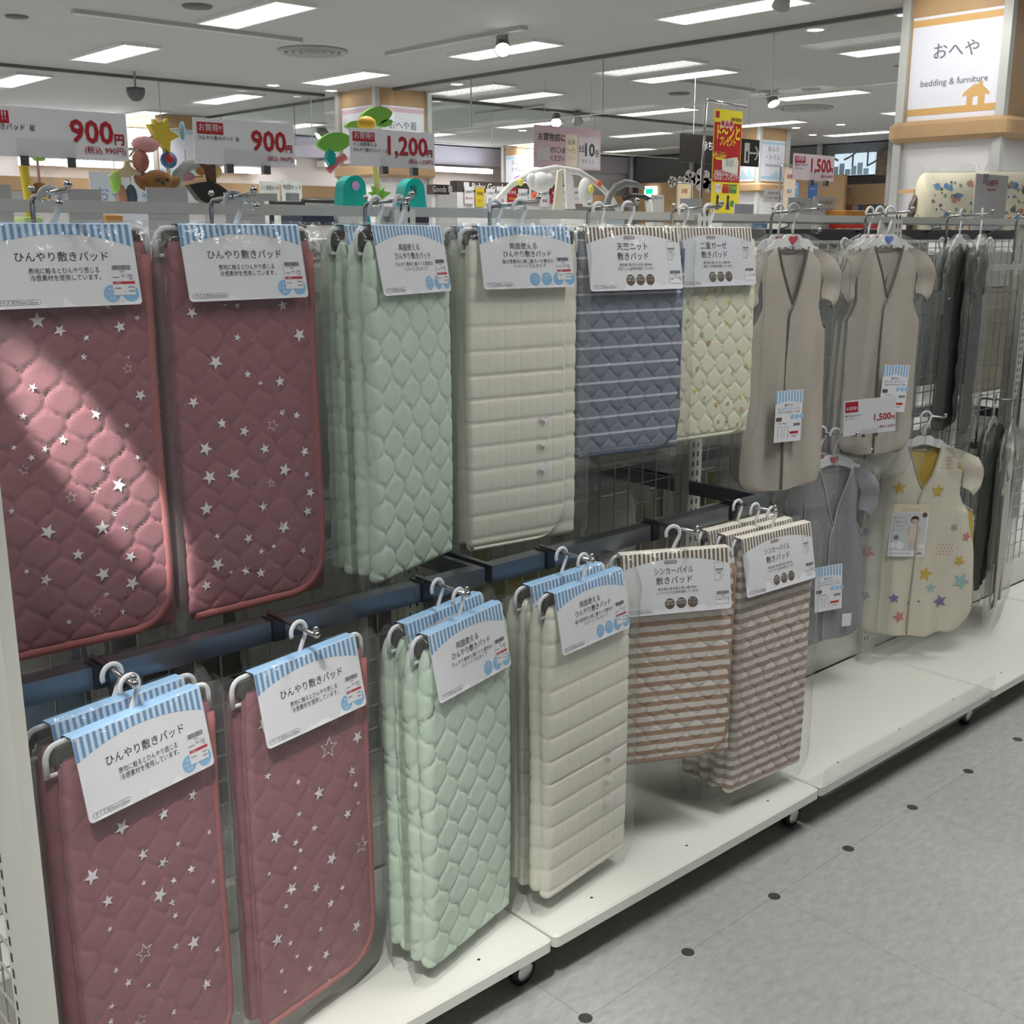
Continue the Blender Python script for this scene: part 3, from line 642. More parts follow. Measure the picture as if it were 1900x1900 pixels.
BLU = dict(w=.215, h=.118, tilt=11, stripe=M_blue, gap=M_cardpale, bg=M_card, fold=M_sky, ns=21, cm=M_circ, cr=.0125, cz=-.101, sx=.083, sz=-.061, red=('¥900', '¥990'), size='サイズ 約70cm×120cm', price='¥1,280')
T1 = [('ひんやり敷きパッド', .0152, 0, -.052, 'C', .004, .132), ('表地に触るとひんやり感じる', .0092, 0, -.0695, 'C', 0, .10), ('冷感素材を使用しています。', .0092, .001, -.0795, 'C', 0, .10)]
T2 = lambda a: [('両面使える', .0132, -.008, -.042, 'C', .004, None), ('ひんやり敷きパッド', .0132, 0, -.057, 'C', .004, .112), (a, .0086, 0, -.0695, 'C', 0, .12), ('リバーシブルタイプ', .0086, .004, -.0785, 'C', 0, .075)]
T3 = lambda a, b1, b2: [(a, .0168, -.006, -.046, 'C', .004, .088), ('敷きパッド', .0168, -.006, -.066, 'C', .004, .088), (b1, .0068, 0, -.080, 'C', 0, .086), (b2, .0068, 0, -.088, 'C', 0, .096)]
BRN = dict(w=.245, h=.130, tilt=11, stripe=M_brown, gap=M_brownpale, bg=M_card, fold=M_brownpale, ns=25, cm=M_brown, cr=.0115, cz=-.109, sx=.103, sz=-.092, red=None, size='サイズ 約60cm×90cm', price='¥1,750', leaf=True, circ=[('洗濯機で', '丸洗いOK'), ('接結合わせ', 'やわらか'), ('オール', 'シーズン')], cx=[-.018, .008, .034])
CARDS = {
 'pink': dict(BLU, text=T1, circ=[('表面', 'ひんやり', '素材'), ('丸洗い', 'OK')], cx=[.064, .092]),
 'green': dict(BLU, text=T2('ひんやり素材と綿パイル素材の'), circ=[('表面', 'ひんやり'), ('裏面', 'パイル'), ('丸洗い', 'OK')], cx=[.038, .066, .094], price='¥1,980', red=('¥1,200', '¥1,320')),
 'cream': dict(BLU, text=T2('強冷感素材と綿二重ガーゼ素材の'), circ=[('表面', '強冷感'), ('裏面', 'ガーゼ'), ('抗菌', '防臭'), ('丸洗い', 'OK')], cx=[.012, .040, .068, .096], price='¥2,500', red=('¥1,900', '¥2,090')),
 'tenjiku': dict(BRN, text=T3('天竺ニット', '表生地に肌ざわりが良い綿100%', '天竺ニット生地を使用しています。'), price='¥1,500'),
 'gauze': dict(BRN, text=T3('二重ガーゼ', '表生地に肌にやさしい綿100%', '二重ガーゼ生地を使用しています。'), price='¥1,500', bg=mat('card cool white', (.66, .68, .74), .4)),
 'pile': dict(BRN, text=T3('シンカーパイル', '表生地に吸水性の良い綿100%', 'シンカーパイル生地を使用しています。'), price='¥1,750'),
 'pilebig': dict(BRN, text=T3('シンカーパイル', '表生地に吸水性の良い綿100%', 'シンカーパイル生地を使用しています。'), price='¥2,790', size='サイズ 約70cm×120cm'),
}
def hanger_mesh(wd):
    b = MB(); R_ = .0155; c = (0, -.0115); p = []
    for k in range(15): a = math.radians(205-k*15.5); p.append((c[0]+R_*math.cos(a), 0, c[1]+R_*math.sin(a)))
    p += [(.0125, 0, -.022), (.006, 0, -.034), (.001, 0, -.044), (0, 0, -.050)]
    b.tube(p, .0042, M_hang, 10, .62); h = wd/2; r = .018
    q = [(-h, 0, -.095), (-h, 0, -.052-r)]+[(-h+r-r*math.cos(PI/2*k/6), 0, -.052-r+r*math.sin(PI/2*k/6)) for k in range(1, 7)]
    q += [(x*(h-r), 0, -.052) for x in (-.5, 0, .5)]+[(h-r+r*math.sin(PI/2*k/6), 0, -.052-r+r*math.cos(PI/2*k/6)) for k in range(7)]+[(h, 0, -.095)]
    b.tube(q, .0048, M_hang, 10, .55)
    q = [(-h+.004, .0, -.092), (-h+.03, 0, -.094), (h-.03, 0, -.094), (h-.004, 0, -.092)]; b.tube(q, .003, M_hang, 8, .6); o = b.build('hanger', None, True); MB().box(-h+.012, h-.012, -.007, .007, -.080, -.0555, mat('dark foam', (.05, .05, .045), .9)).build('foam_strip', o); return o
def bag_mesh(wd, L, m, seed=1, d0=.033, d1=.028):
    rg = np.random.RandomState(seed); K = [(rg.uniform(-1, 1)*90, rg.uniform(-1, 1)*60, rg.uniform(0, 6), rg.uniform(.3, 1)) for _ in range(14)]
    def wr(x, z, s): return sum(a*(1-2*abs(math.sin(kx*x+kz*z+p+s))) for kx, kz, p, a in K)*.0006
    zt, zb = -.040, -.070-L-.035; P = []; nz = 44; h = wd/2
    for j in range(nz):
        z = zt+(zb-zt)*j/(nz-1); A_ = 1+4*math.exp(-(zt-z)/.035); e = min(1, .25+((zt-z)/.07)**.6); fl = max(0, (-.07-L+.02-z)/.055); e2 = 1-.75*min(1, fl); row = []
        for i in range(26): x = -h+2*h*i/25; row.append((x, -d0*e*e2-.004+A_*wr(x, z, 0), z+(.006*math.sin(40*x+seed) if j == nz-1 else 0)))
        row.append((h+.004, 0, z))
        for i in range(12): x = h-2*h*i/11; row.append((x, d1*e*e2+.002+A_*wr(x, z, 2), z))
        row.append((-h-.004, 0, z)); P.append(row)
    return MB().grid(P, m, True).build('plastic_bag', None, True)
KINDS = {
 'pink': (.250, .600, ogee(.0285, .074, .0046), M_pink, (M_pinkb, .0080), stars_print(11), 'pink'),
 'pink2': (.250, .600, ogee(.0285, .074, .0040), M_pink, (M_pinkb, .0080), stars_print(23), 'pink'),
 'pinkroll': (.245, .575, ogee(.0285, .074, .0030), M_pink, (M_pinkb, .0065), stars_print(37, 40), 'pink'),
 'pinkroll2': (.245, .575, ogee(.0285, .074, .0030), M_pink, (M_pinkb, .0065), stars_print(41, 40), 'pink'),
 'green': (.225, .600, ogee(.030, .084, .0062), M_green, None, None, 'green'),
 'creamb': (.250, .600, gridq(.0385, .0465, .0042), M_cream, (M_creamb, .0042), spikes_print, 'cream'),
 'cream': (.235, .600, gridq(.0385, .0465, .0048), M_cream, None, spikes_print, 'cream'),
 'blue': (.270, .445, ogee(.0235, .073, .0060), M_bluestr, (M_bluebind, .006), None, 'tenjiku'),
 'lemon': (.270, .445, ogee(.0235, .070, .0055), M_yellow, (M_yellow, .005), dots_print, 'gauze'),
 'tan': (.270, .440, ogee(.0245, .060, .0048), M_brownstr, (M_tan, .0055), None, 'pile'),
 'taupe': (.240, .580, ogee(.0245, .075, .0050), M_brownstr2, None, None, 'pilebig'),
}
PROTO = {}; SHARED = {}
def package(kind, x, y, z, yaw, label, group):
    if kind not in PROTO:
        W_, L_, q, m, bind, pr, ck = KINDS[kind]
        t = thing('bedding_pad_package', label, 'bedding pad')
        pad_mesh(kind, W_, L_, q, m, bind, pr).parent = t
        if ck in SHARED: c = copy_tree(SHARED[ck], t)
        else: c = card_mesh(CARDS[ck]); c.parent = t; c.location = (0, 0, -.046); SHARED[ck] = c
        hanger_mesh(.275 if W_ > .24 else .262).parent = t; bag_mesh(W_+.045, L_, M_bag, len(PROTO)+1).parent = t
        PROTO[kind] = t
    else: t = copy_tree(PROTO[kind])
    t.location = (x, y, z); t.rotation_euler = (0, 0, -math.radians(yaw)); t['label'] = label; t['group'] = group; t['category'] = 'bedding pad'
    return t
ZU, ZL = 1.4765, .8185
GU, GL = 'bagged bedding pads on the upper hooks', 'bagged bedding pads on the lower hooks'
package('pink', UX[0], -.115, ZU, 2, 'pink star quilted pad at upper left, partly lit by a spotlight', GU)
package('pink2', UX[1], -.118, ZU, -1, 'shaded pink star quilted pad hanging second in the upper row', GU)
package('green', UX[2], -.078, ZU, -15, 'mint quilted pad at the back of the upper mint pair', GU)
package('green', UX[2], -.146, ZU, -19, 'mint quilted pad at the front of the upper mint pair', GU)
package('cream', UX[3]-.012, -.072, ZU, 2, 'plain cream pad half hidden behind the corded cream pad, upper row', GU)
package('creamb', UX[3], -.130, ZU, 8, 'cream grid-quilted pad with cord edge and white spikes, upper row', GU)
package('blue', UX[4]-.01, -.082, ZU, 4, 'slate blue pad hidden behind the front slate blue pad', GU)
package('blue', UX[4]+.008, -.150, ZU, 10, 'short slate blue pad with thin white stripes, front of its hook', GU)
package('lemon', UX[5]-.008, -.082, ZU, 3, 'pale lemon pad behind the front dotted lemon pad', GU)
package('lemon', UX[5], -.148, ZU, 6, 'short pale lemon pad with small coloured dots, front of its hook', GU)
package('pinkroll', LXs[0][0], -.296, ZL, -10, 'pink star pad behind the lower leftmost pink pad', GL)
package('pinkroll2', LXs[0][0], -.353, ZL, -14, 'lower leftmost pink star pad beside the white upright', GL)
package('pinkroll', LXs[1][0], -.318, ZL, -11, 'lower pink star pad alone on its hook, second in the lower row', GL)
package('green', LXs[2][0], -.288, ZL, -12, 'mint pad at the back of the lower mint pair', GL)
package('green', LXs[2][0], -.346, ZL-.004, -14, 'mint pad at the front of the lower mint pair', GL)
package('cream', LXs[3][0], -.288, ZL, -4, 'cream grid pad at the back of the lower cream pair', GL)
package('cream', LXs[3][0], -.346, ZL, -7, 'cream grid pad with white spikes at the front of the lower pair', GL)
package('tan', LXs[4][0]-.02, -.322, ZL, 27, 'short tan and white striped pad turned toward the camera', GL)
package('taupe', LXs[5][0], -.268, ZL, 2, 'taupe striped pad at the back of three on one hook', GL)
package('taupe', LXs[5][0], -.316, ZL, 1, 'taupe striped pad in the middle of three on one hook', GL)
package('taupe', LXs[5][0], -.362, ZL, 3, 'taupe striped pad at the front of three on one hook', GL)

# ------------------------------------------------------------------ baby sleepers on hangers
def interp(z, tab): return float(np.interp(-z, [-a for a, _ in tab][::1], [b for _, b in tab]))
def garment(nm, L, Ws, Wc, Wb, zV, rb, m, pipe, inner, sleeve=True, prints=None, puff=.010, fold=2.2, seed=1):
    "front halves with V neck and placket, back panel, cap sleeves, piping; shoulder point at z=0"
    rg = np.random.RandomState(seed); K = [(rg.uniform(35, 95), rg.uniform(-14, 14), rg.uniform(0, 6)) for _ in range(5)]
    wr = lambda x, z: fold*.0012*sum(math.sin(kx*x+kz*z+p) for kx, kz, p in K)
    tab = [(0, .050), (-.012, .07), (-.045, Ws), (-.10, Ws-.004), (-.15, Ws-.006), (-.185, Ws+.010), (-.205, Wc), (-.35, (Wc*.55+Wb*.45)), (-L, Wb)]
    def xo(z):
        w = interp(z, tab)
        if z < -L+rb: w = w-rb+math.sqrt(max(0, rb*rb-(-L+rb-z)**2))
        return w
    def xi(z): return max(0.0, .050*(1-(-z/zV))**.85) if -z < zV else 0.0
    NZ, NX = 90, 22; b = MB()
    def y_f(f, x, z): return -.004-puff*math.sin(PI*max(.0, min(1, f)))**.6*(1 if z < -.03 else .5)+wr(x, z)
    fr = {}
    for s in (-1, 1):
        P = []
        for j in range(NZ):
            z = -L*j/(NZ-1); a, o = xi(z), xo(z); row = []
            if a == 0 and s == 1: a = -.012
            for i in range(NX):
                x = a+(o-a)*i/(NX-1); f = abs(x)/max(o, .001); y = -.004-puff*(1-f**4)*min(1, .35-z/.12)+wr(s*x, z)-(.003 if s == 1 and i < 3 else 0); row.append((s*x, y, z))
            P.append(row if s == 1 else row[::-1])
        b.grid(P, m)
    P = []
    for j in range(NZ):
        z = -L*j/(NZ-1); o = xo(z); P.append([(-o+2*o*i/19, .010-.012*(2*abs(i/19-.5))**4, z-(.018*(1-(abs(-1+2*i/19)*o/.05)**2) if j == 0 and abs(-1+2*i/19)*o < .05 else 0)) for i in range(20)])
    b.grid(P, inner)
    if prints: prints(b, lambda x, z: (x, -.004-puff*(1-(abs(x)/xo(z))**4)*min(1, .35-z/.12)+wr(x, z)-.0016, z))
    o = b.build('body', None, True)
    p = MB(); nk = [(.050*s, -.004, .002) for s in (1,)]
    def side(s): return [(s*xi(z), -.004-puff*min(1, .35-z/.12)+wr(s*xi(z), z)-.002, z) for z in np.linspace(0, -zV, 16)]
    p.tube(side(-1), .0026, pipe); r_ = side(1)
    r_ += [(-.012*min(1, (-z-zV)/.03), -.004-puff*min(1, .35-z/.12)+wr(0, z)-.004, z) for z in np.linspace(-zV, -L+.004, 30)]
    p.tube(r_, .0026, pipe); p.tube([(.05*math.cos(a), .010, -.016*math.sin(a)) for a in np.linspace(0, PI, 10)], .003, pipe)
    hem = [(s*xo(z), .0, z) for s in (1,) for z in np.linspace(-L*.72, -L+.0005, 40)]; hem += [(-x, y, z) for x, y, z in hem[::-1]]; p.tube(hem, .003, pipe)
    for s in (-1, 1): p.tube([(s*xo(z), 0, z) for z in np.linspace(-.05, -.205, 14)], .003, pipe)
    p.build('piping', o, True)
    if sleeve:
        for s in (-1, 1):
            P = []
            for i in range(12):
                u = i/11; ax, az = .062+(Ws-.058)*min(1, u*1.6), -.004-.125*u
                ox, oz = Ws+.02+.042*math.sin(PI*(.15+.75*u)), -.035-.118*u**.9
                P.append([(s*(ax+(ox-ax)*v), -.008-.012*math.sin(PI*v*.8)+.004*math.sin(9*u+v*3), az+(oz-az)*v+.006*math.sin(PI*v)) for v in np.linspace(0, 1, 9)])
            q = MB().grid(P, m); q.grid([[(x, .012-.3*(y+.008), z) for x, y, z in r] for r in P], m)
            so = q.build('sleeve', o, True)
            MB().tube([(r[-1][0], r[-1][1]+.004, r[-1][2]) for r in P], .0034, pipe).build('cuff_piping', so, True)
    return o
M_chip = mat('red heart chip', (.50, .01, .03), .3); M_chipb = mat('blue chip', (.10, .20, .62), .3)
def coat_hanger(chip, side=True, drop=.105):
    "one-piece plastic hanger; hook over the arm at z=0, shoulder line at z=-drop"
    b = MB(); R_ = .0155; c = (0, -.0115); p = []
    for k in range(14): a = math.radians(200-k*15.5); p.append((c[0]+R_*math.cos(a), 0, c[1]+R_*math.sin(a)))
    p += [(.012, 0, -.026), (.004, 0, -.042), (0, 0, -.055), (0, 0, -.070)]
    b.tube(p, .0038, M_hangw, 10, .7)
    top = [(-.085+.17*i/16, -.066-.036*abs(-1+2*i/16)**1.7-.006*math.sin(PI*i/16*5)**2*(0 < i < 16)) for i in range(17)]
    bot = [(.085-.17*i/16, -.066-.036*abs(-1+2*i/16)**1.7-.030+.010*abs(-1+2*i/16)**3) for i in range(17)]
    b.slab(top+bot, -.0028, .0028, M_hangw); o = b.build('hanger', None, True)
    for f in o.data.polygons: f.use_smooth = len(f.vertices) < 5 and f.area < 1e-3
    if chip:
        h = [(.017*.8*(math.sin(t)**3), -.083+.0125*(.8125*math.cos(t)-.3125*math.cos(2*t)-.125*math.cos(3*t)-.0625*math.cos(4*t))) for t in np.linspace(0, 2*PI, 24, endpoint=False)]
        MB().slab(h[::-1], -.005, -.0028, chip).build('size_chip', o)
    return o
def hang_tag(kind):
    b = MB()
    if kind == 'blue':
        w, h = .088, .132; b.bbox(-w/2, w/2, -.001, 0, -h, 0, M_card, .0004)
        for k in range(9): b.box(-w/2+k*w/9, -w/2+(k+.5)*w/9, -.0014, -.001, -.026+.007*abs(-1+2*k/8)*-1, -.001, M_circ)
        write(b, '脱げない', .0075, 0, -.040, M_ink, -.0015); write(b, 'ひんやりスリーパー', .0085, 0, -.050, M_blue, -.0015, maxw=.074); write(b, '二重ガーゼで汗を吸い取りさらっと快適', .005, 0, -.057, M_ink, -.0015, maxw=.07)
        for k in range(3): b.disc((.012+.015*k, -.0014, -.068), .0066, M_sky, 'y', 14)
        b.box(-w/2+.004, -w/2+.022, -.0014, -.001, -.078, -.068, M_brown)
        write(b, '70〜90cm', .006, -.018, -.086, M_ink, -.0015)
        for x in (-.032, -.012): b.box(x-.0004, x+.0004, -.0014, -.001, -.122, -.092, M_inkgrey); b.box(x+.0116, x+.0124, -.0014, -.001, -.122, -.092, M_inkgrey); b.box(x, x+.012, -.0014, -.001, -.0925, -.092, M_inkgrey)
        for k in range(11): b.box(.018+k*.002, .018+k*.002+.001, -.0014, -.001, -.092, -.085, M_ink)
        b.box(.006, .034, -.0014, -.001, -.112, -.106, M_red); write(b, '¥1,500', .0055, .02, -.120, M_ink, -.0015)
    else:
        w, h = .115, .165; pale = mat('tag cream', (.72, .68, .50), .4); grey = mat('photo grey', (.60, .62, .66), .5); skin = mat('photo skin', (.62, .45, .36), .6); hair = mat('photo hair', (.05, .035, .03), .6); dress = mat('photo dress', (.66, .60, .54), .6)
        b.bbox(-w/2, w/2, -.001, 0, -h, 0, M_card, .0004); b.box(-w/2, w/2, -.0014, -.001, -.024, 0, pale); b.box(-w/2+.005, w/2-.005, -.0014, -.001, -.146, -.026, grey)
        write(b, 'コットンガーゼ', .008, 0, -.020, M_brown, -.0015)
        # printed picture of a small child in a cream sleeper
        b.slab([(.002, -.075), (.010, -.062), (.022, -.062), (.030, -.075), (.034, -.115), (.0, -.115)], -.0018, -.0014, dress)
        b.box(.007, .014, -.0018, -.0014, -.138, -.115, skin); b.box(.019, .026, -.0018, -.0014, -.138, -.115, skin); b.box(-.004, .003, -.0018, -.0014, -.095, -.070, skin); b.box(.030, .036, -.0018, -.0014, -.095, -.070, skin)
        b.disc((.016, -.0019, -.048), .0125, hair, 'y', 20); b.disc((.016, -.0021, -.051), .0092, skin, 'y', 20); b.box(.005, .027, -.0023, -.0021, -.0455, -.040, hair)
        for k, s in enumerate(['脱げにくい', '六重ガーゼ', 'すやすや', 'スリーパー']): write(b, s, .0085, -.050, -.046-.013*k, M_inkgrey, -.0016, align='L', maxw=.042)
        b.disc((-.036, -.0016, -.105), .008, M_inkgrey, 'y', 20); b.disc((-.022, -.0016, -.130), .012, M_card, 'y', 20); b.disc((-.045, -.0016, -.130), .010, M_card, 'y', 20); b.disc((.044, -.0016, -.130), .009, M_card, 'y', 20); b.disc((.045, -.0016, -.032), .008, M_brown, 'y', 20)
        for k in range(12): b.box(.028+k*.0018, .028+k*.0018+.0009, -.0014, -.001, -.158, -.150, M_ink)
        write(b, '綿100% 70〜95cm 日本製', .0055, -.018, -.157, M_inkgrey, -.0015)
    b.tube([(0, -.001, -.004), (.001, .002, .006)], .0006, M_hangw, 6); return b.build('hang_tag')
def garment_bag(L, w, m=None, seed=3):
    rg = np.random.RandomState(seed); K = [(rg.uniform(-1, 1)*80, rg.uniform(-1, 1)*60, rg.uniform(0, 6), rg.uniform(.3, 1)) for _ in range(12)]
    wr = lambda x, z, s: sum(a*(1-2*abs(math.sin(kx*x+kz*z+p+s))) for kx, kz, p, a in K)*.0008
    P = []; nz = 40
    for j in range(nz):
        u = j/(nz-1); z = -.068-(L+.075)*u; h = w/2*min(1, .22+1.0*(u/.13)**.8 if u < .13 else 1); d = .030*min(1, .2+u/.1)*(1-.8*max(0, (u-.93)/.07)); row = []
        for i in range(22): x = -h+2*h*i/21; row.append((x, -d-.004+wr(x, z, 0), z))
        for i in range(12): x = h-2*h*i/11; row.append((x*1.01, d*.7+wr(x, z, 2), z))
        P.append(row)
    return MB().grid(P, m or M_bag, True).build('plastic_bag', None, True)
GP = {}
def sleeper(kind, x, y, z, yaw, label, group=None):
    if kind not in GP:
        k = GK[kind]; t = thing('baby_sleeper', label, 'sleeper'); dr = .100
        g = garment(kind, *k['g'], **k.get('o', {})); g.parent = t; g.location = (0, 0, -dr)
        coat_hanger(k.get('chip')).parent = t
        if k.get('tag'): h = hang_tag(k['tag']); h.parent = t; h.location = k['tp']; h.rotation_euler = (0, k.get('tr', 0), 0)
        if k.get('care'): MB().bbox(.045, .075, -.0285, -.0275, -.565, -.528, M_card, .0004).build('care_label', t)
        if k.get('bag', 1): garment_bag(k['g'][0]+.02, 2*k['g'][3]+.07, k.get('bm'), len(GP)+2).parent = t
        GP[kind] = t
    else: t = copy_tree(GP[kind])
    t.location = (x, y, z); t.rotation_euler = (0, 0, -math.radians(yaw)); t['label'] = label; t['category'] = 'sleeper'
    if group: t['group'] = group
    return t
M_beige = mat('beige gauze', (.49, .445, .385), .95, bump=.5, bscale=160, var=.06, nscale=60); M_pipeb = mat('taupe piping', (.13, .11, .10), .9)
M_greyg = mat('grey gauze', (.27, .275, .30), .95, bump=.5, bscale=160, var=.05, nscale=50); M_pipeg = mat('pale grey piping', (.38, .385, .41), .9)
M_starg = mat('cream gauze', (.66, .63, .53), .95, bump=.5, bscale=120, var=.05, nscale=14); M_pipes = mat('greige piping', (.44, .40, .34), .9)
M_yell = mat('mustard lining', (.58, .42, .08), .9, bump=.3, bscale=160)
M_dgreen = mat('dark green knit', (.045, .06, .05), .95); M_paleg = mat('pale printed gauze', (.62, .60, .56), .95, var=.1, nscale=25)
def star_prints(b, pos):
    C_ = dict(y=mat('star mustard', (.58, .42, .10), .9), r=mat('star coral', (.56, .20, .20), .9), v=mat('star violet', (.22, .19, .40), .9), t=mat('star teal', (.33, .50, .48), .9), g=mat('star grey', (.33, .34, .35), .9))
    for x, z, r, c in [(-.075, -.125, .023, 'y'), (.045, -.135, .024, 'y'), (-.155, -.33, .026, 'r'), (.135, -.36, .02, 'y'), (.03, -.40, .025, 'y'), (.145, -.425, .03, 't'), (.05, -.445, .018, 't'), (-.065, -.475, .017, 'v'), (.0, -.485, .022, 'v'), (.085, -.49, .023, 'v'), (-.045, -.535, .022, 'r'), (.105, -.25, .013, 'g'), (-.16, -.265, .017, 'v'), (-.155, -.465, .018, 'g'), (.155, -.285, .018, 'r'), (-.12, -.07, .018, 'y'), (.115, -.06, .015, 'y')]:
        p = star_pts(x, z, r, 1.1+9*x, .46); lift(b, [((x, z), p[i], p[(i+1) % 10]) for i in range(10)], pos, C_[c], 2)
    for cx, cz, c in ((.08, -.32, 'r'), (-.13, -.42, 'g'), (.07, -.05, 'r')):
        for i in range(5):
            for j in range(4): x, z = cx+(i-2)*.010+.005*(j % 2), cz+(j-1.5)*.010; lift(b, [((x, z), (x+.0022, z), (x, z+.0022)), ((x, z), (x, z+.0022), (x-.0022, z)), ((x, z), (x-.0022, z), (x, z-.0022)), ((x, z), (x, z-.0022), (x+.0022, z))], pos, C_[c], 1)
GK = {
 'beige': dict(g=(.62, .098, .124, .136, .14, .05, M_beige, M_pipeb, M_beige), chip=M_chip, tag='blue', tp=(-.015, -.040, -.455), o=dict(seed=3)),
 'beigeblue': dict(g=(.58, .098, .122, .124, .14, .05, M_beige, M_pipeb, M_beige), chip=M_chipb, tag='blue', tp=(.03, -.040, -.425), tr=.05, o=dict(seed=5)),
 'beigeback': dict(g=(.60, .098, .122, .132, .14, .05, M_beige, M_pipeb, M_beige), chip=M_chip, o=dict(seed=8)),
 'grey': dict(g=(.505, .086, .112, .125, .17, .05, M_greyg, M_pipeg, M_greyg), chip=M_chip, tag='blue', tp=(-.02, -.040, -.375), tr=-.06, care=1, o=dict(seed=4)),
 'star': dict(g=(.60, .125, .170, .205, .13, .11, M_starg, M_pipes, M_yell), tag='photo', tp=(-.035, -.032, -.275), tr=.04, bag=0, o=dict(seed=7, prints=star_prints, puff=.020)),
 'dgreen': dict(g=(.56, .105, .130, .140, .13, .05, M_dgreen, M_pipeb, M_dgreen), bm=M_bag2, o=dict(seed=2)),
 'pale': dict(g=(.60, .115, .150, .170, .13, .05, M_paleg, M_pipes, M_paleg), bm=M_bag2, o=dict(seed=6)),
}
GS = 'beige gauze sleepers on hangers'
sleeper('beigeback', UX[6], -.066, 1.4855, 8, 'beige gauze sleeper behind the front one at the left beige hook', GS)
sleeper('beige', UX[6], -.108, 1.4855, 15, 'beige gauze sleeper with red heart hanger chip and blue tag', GS)
sleeper('beigeback', UX[7], -.054, 1.4855, 7, 'rearmost beige gauze sleeper of three on the right beige hook', GS)
sleeper('beigeback', UX[7], -.084, 1.4855, 12, 'middle beige gauze sleeper of three on the right beige hook', GS)
sleeper('beigeblue', UX[7], -.116, 1.4855, 22, 'front beige gauze sleeper with blue hanger chip above the price sign', GS)
sleeper('dgreen', UX[8], -.085, 1.4855, -14, 'dark green garment in clear bag, left of two seen edge-on', 'bagged garments seen edge-on')
sleeper('dgreen', UX[8], -.150, 1.4855, -22, 'dark garment in clear bag, right of two seen edge-on', 'bagged garments seen edge-on')
sleeper('pale', UX[9], -.15, 1.4855, -10, 'pale printed garment in a bag cut by the right picture edge', 'bagged garments seen edge-on')
sleeper('grey', 1.470, -.068, .8935, 22, 'grey gauze vest sleeper behind the front grey one', 'grey gauze vest sleepers')
sleeper('grey', 1.470, -.112, .8935, 24, 'front grey gauze vest sleeper beside the star print sleeper', 'grey gauze vest sleepers')
sleeper('star', 1.945, -.125, .8935, 40, 'cream sleeper with coloured stars, mustard lining and photo tag')
sleeper('dgreen', 2.481, -.085, .8935, -16, 'dark bagged garment behind the pale one at lower right', 'bagged garments at lower right')
sleeper('pale', 2.481, -.150, .8935, -20, 'pale bagged garment at the lower right picture edge', 'bagged garments at lower right')
t = thing('garment_bag', 'empty-looking clear bag hanging behind the star print sleeper', 'plastic bag', (2.02, -.06, .80)); garment_bag(.58, .46, M_bag2, 9).parent = t

# ------------------------------------------------------------------ price signs on clear clip stands
def price_sign(c, w, h, red, lines, price, tax, label, base_dx=0, drop=.055, group=None, face=M_sign, pr=.042):
    "c = top left corner; faces -y"
    t = thing('price_sign', label, 'price sign', (c[0]+w/2, c[1], c[2]), 0, group); b = MB(); b.box(-w/2, w/2, 0, .0015, -h, 0, face)
    b.box(-w/2+.006, -w/2+.006+.062*w/.25, -.0006, 0, -.034*h/.10, -.006, M_signred); write(b, red, .017*w/.25, -w/2+.006+.031*w/.25, -.027*h/.10, M_sign, -.0009, bold=.006, maxw=.054*w/.25)
    for k, s in enumerate(lines): write(b, s, .0098*w/.25, -w/2+.007, -.046*h/.10-.0125*k*w/.25, M_ink, -.0008, align='L', bold=.010, maxw=.098*w/.25)
    write(b, price, pr, w/2-.024*w/.25, -h*.64, M_signred, -.0008, align='R', bold=.022, maxw=w*.56 if len(price) > 4 else w*.40)
    write(b, '円', .018*w/.25, w/2-.006, -h*.64, M_signred, -.0008, align='R', bold=.03)
    write(b, tax, .0125*w/.25, w/2-.004, -h*.86, M_signred, -.0008, align='R', bold=.01); b.build('card', t)
    k = MB(); x = base_dx; k.box(x-.04, x+.04, -.004, -.0012, -h-.002, -h+.024, M_clear)
    k.slab([(x-.024, -h-.005), (x+.024, -h-.005), (x+.007, -h-.022), (x-.007, -h-.022)], -.005, .005, M_clear); k.build('clip', t)
    j = MB()
    for s in (-1, 1): MB().box(x+s*.032-.006, x+s*.032+.006, -.006, .004, -h-.012, -h+.001, M_chrome).build('grip', t)
    q = MB()
    n = 4
    for i in range(n): q.sphere((x+.003*(i % 2), 0, -h-.022-drop*(i+.5)/n), .0075, M_clear, 10, (1, 1, 1.15))
    q.box(x-.010, x+.012, -.006, .006, -h-.022-drop-.014, -h-.022-drop+.004, M_clear); q.sphere((x+.008, -.008, -h-.022-drop-.004), .006, M_chrome, 10); q.build('stem', t, True); return t
GSN = 'price signs on the top rail'
def sgn(tl, br, y, **k):
    a, b = at(*tl, y=y), at(*br, y=y); return (a.x, y, a.z), b.x-a.x, a.z-b.z
def mk(tl, tr, bl, y, *args, **k):
    a, b, c = at(*tl, y=y), at(*tr, y=y), at(*bl, y=y); price_sign((a.x, y, a.z), b.x-a.x, a.z-c.z, *args, **k)
a, c = at(233, 212, y=-.165), at(235, 299, y=-.165); w_ = .226
price_sign((a.x-w_, -.165, a.z+.0), w_, a.z-c.z, 'お買得!!', ['ひんやり敷きパッド  星'], '900', '(税込 990円)', 'white price sign reading 900 yen at the far left over the first pad', -.005, group=GSN, drop=.034)
mk((357, 217), (545, 232), (356, 303), -.165, 'お買得!!', ['ひんやり敷きパッド  星'], '900', '(税込 990円)', 'white price sign reading 900 yen over the second pink pad', group=GSN, base_dx=.0, drop=.034)
mk((648, 236), (806, 255), (648, 307), -.165, 'お買得!!', ['ミニ両面使える', 'ひんやり敷きパッド くも'], '1,200', '(税込 1,320円)', 'white price sign reading 1,200 yen over the mint pads', group=GSN, base_dx=.01, drop=.034)
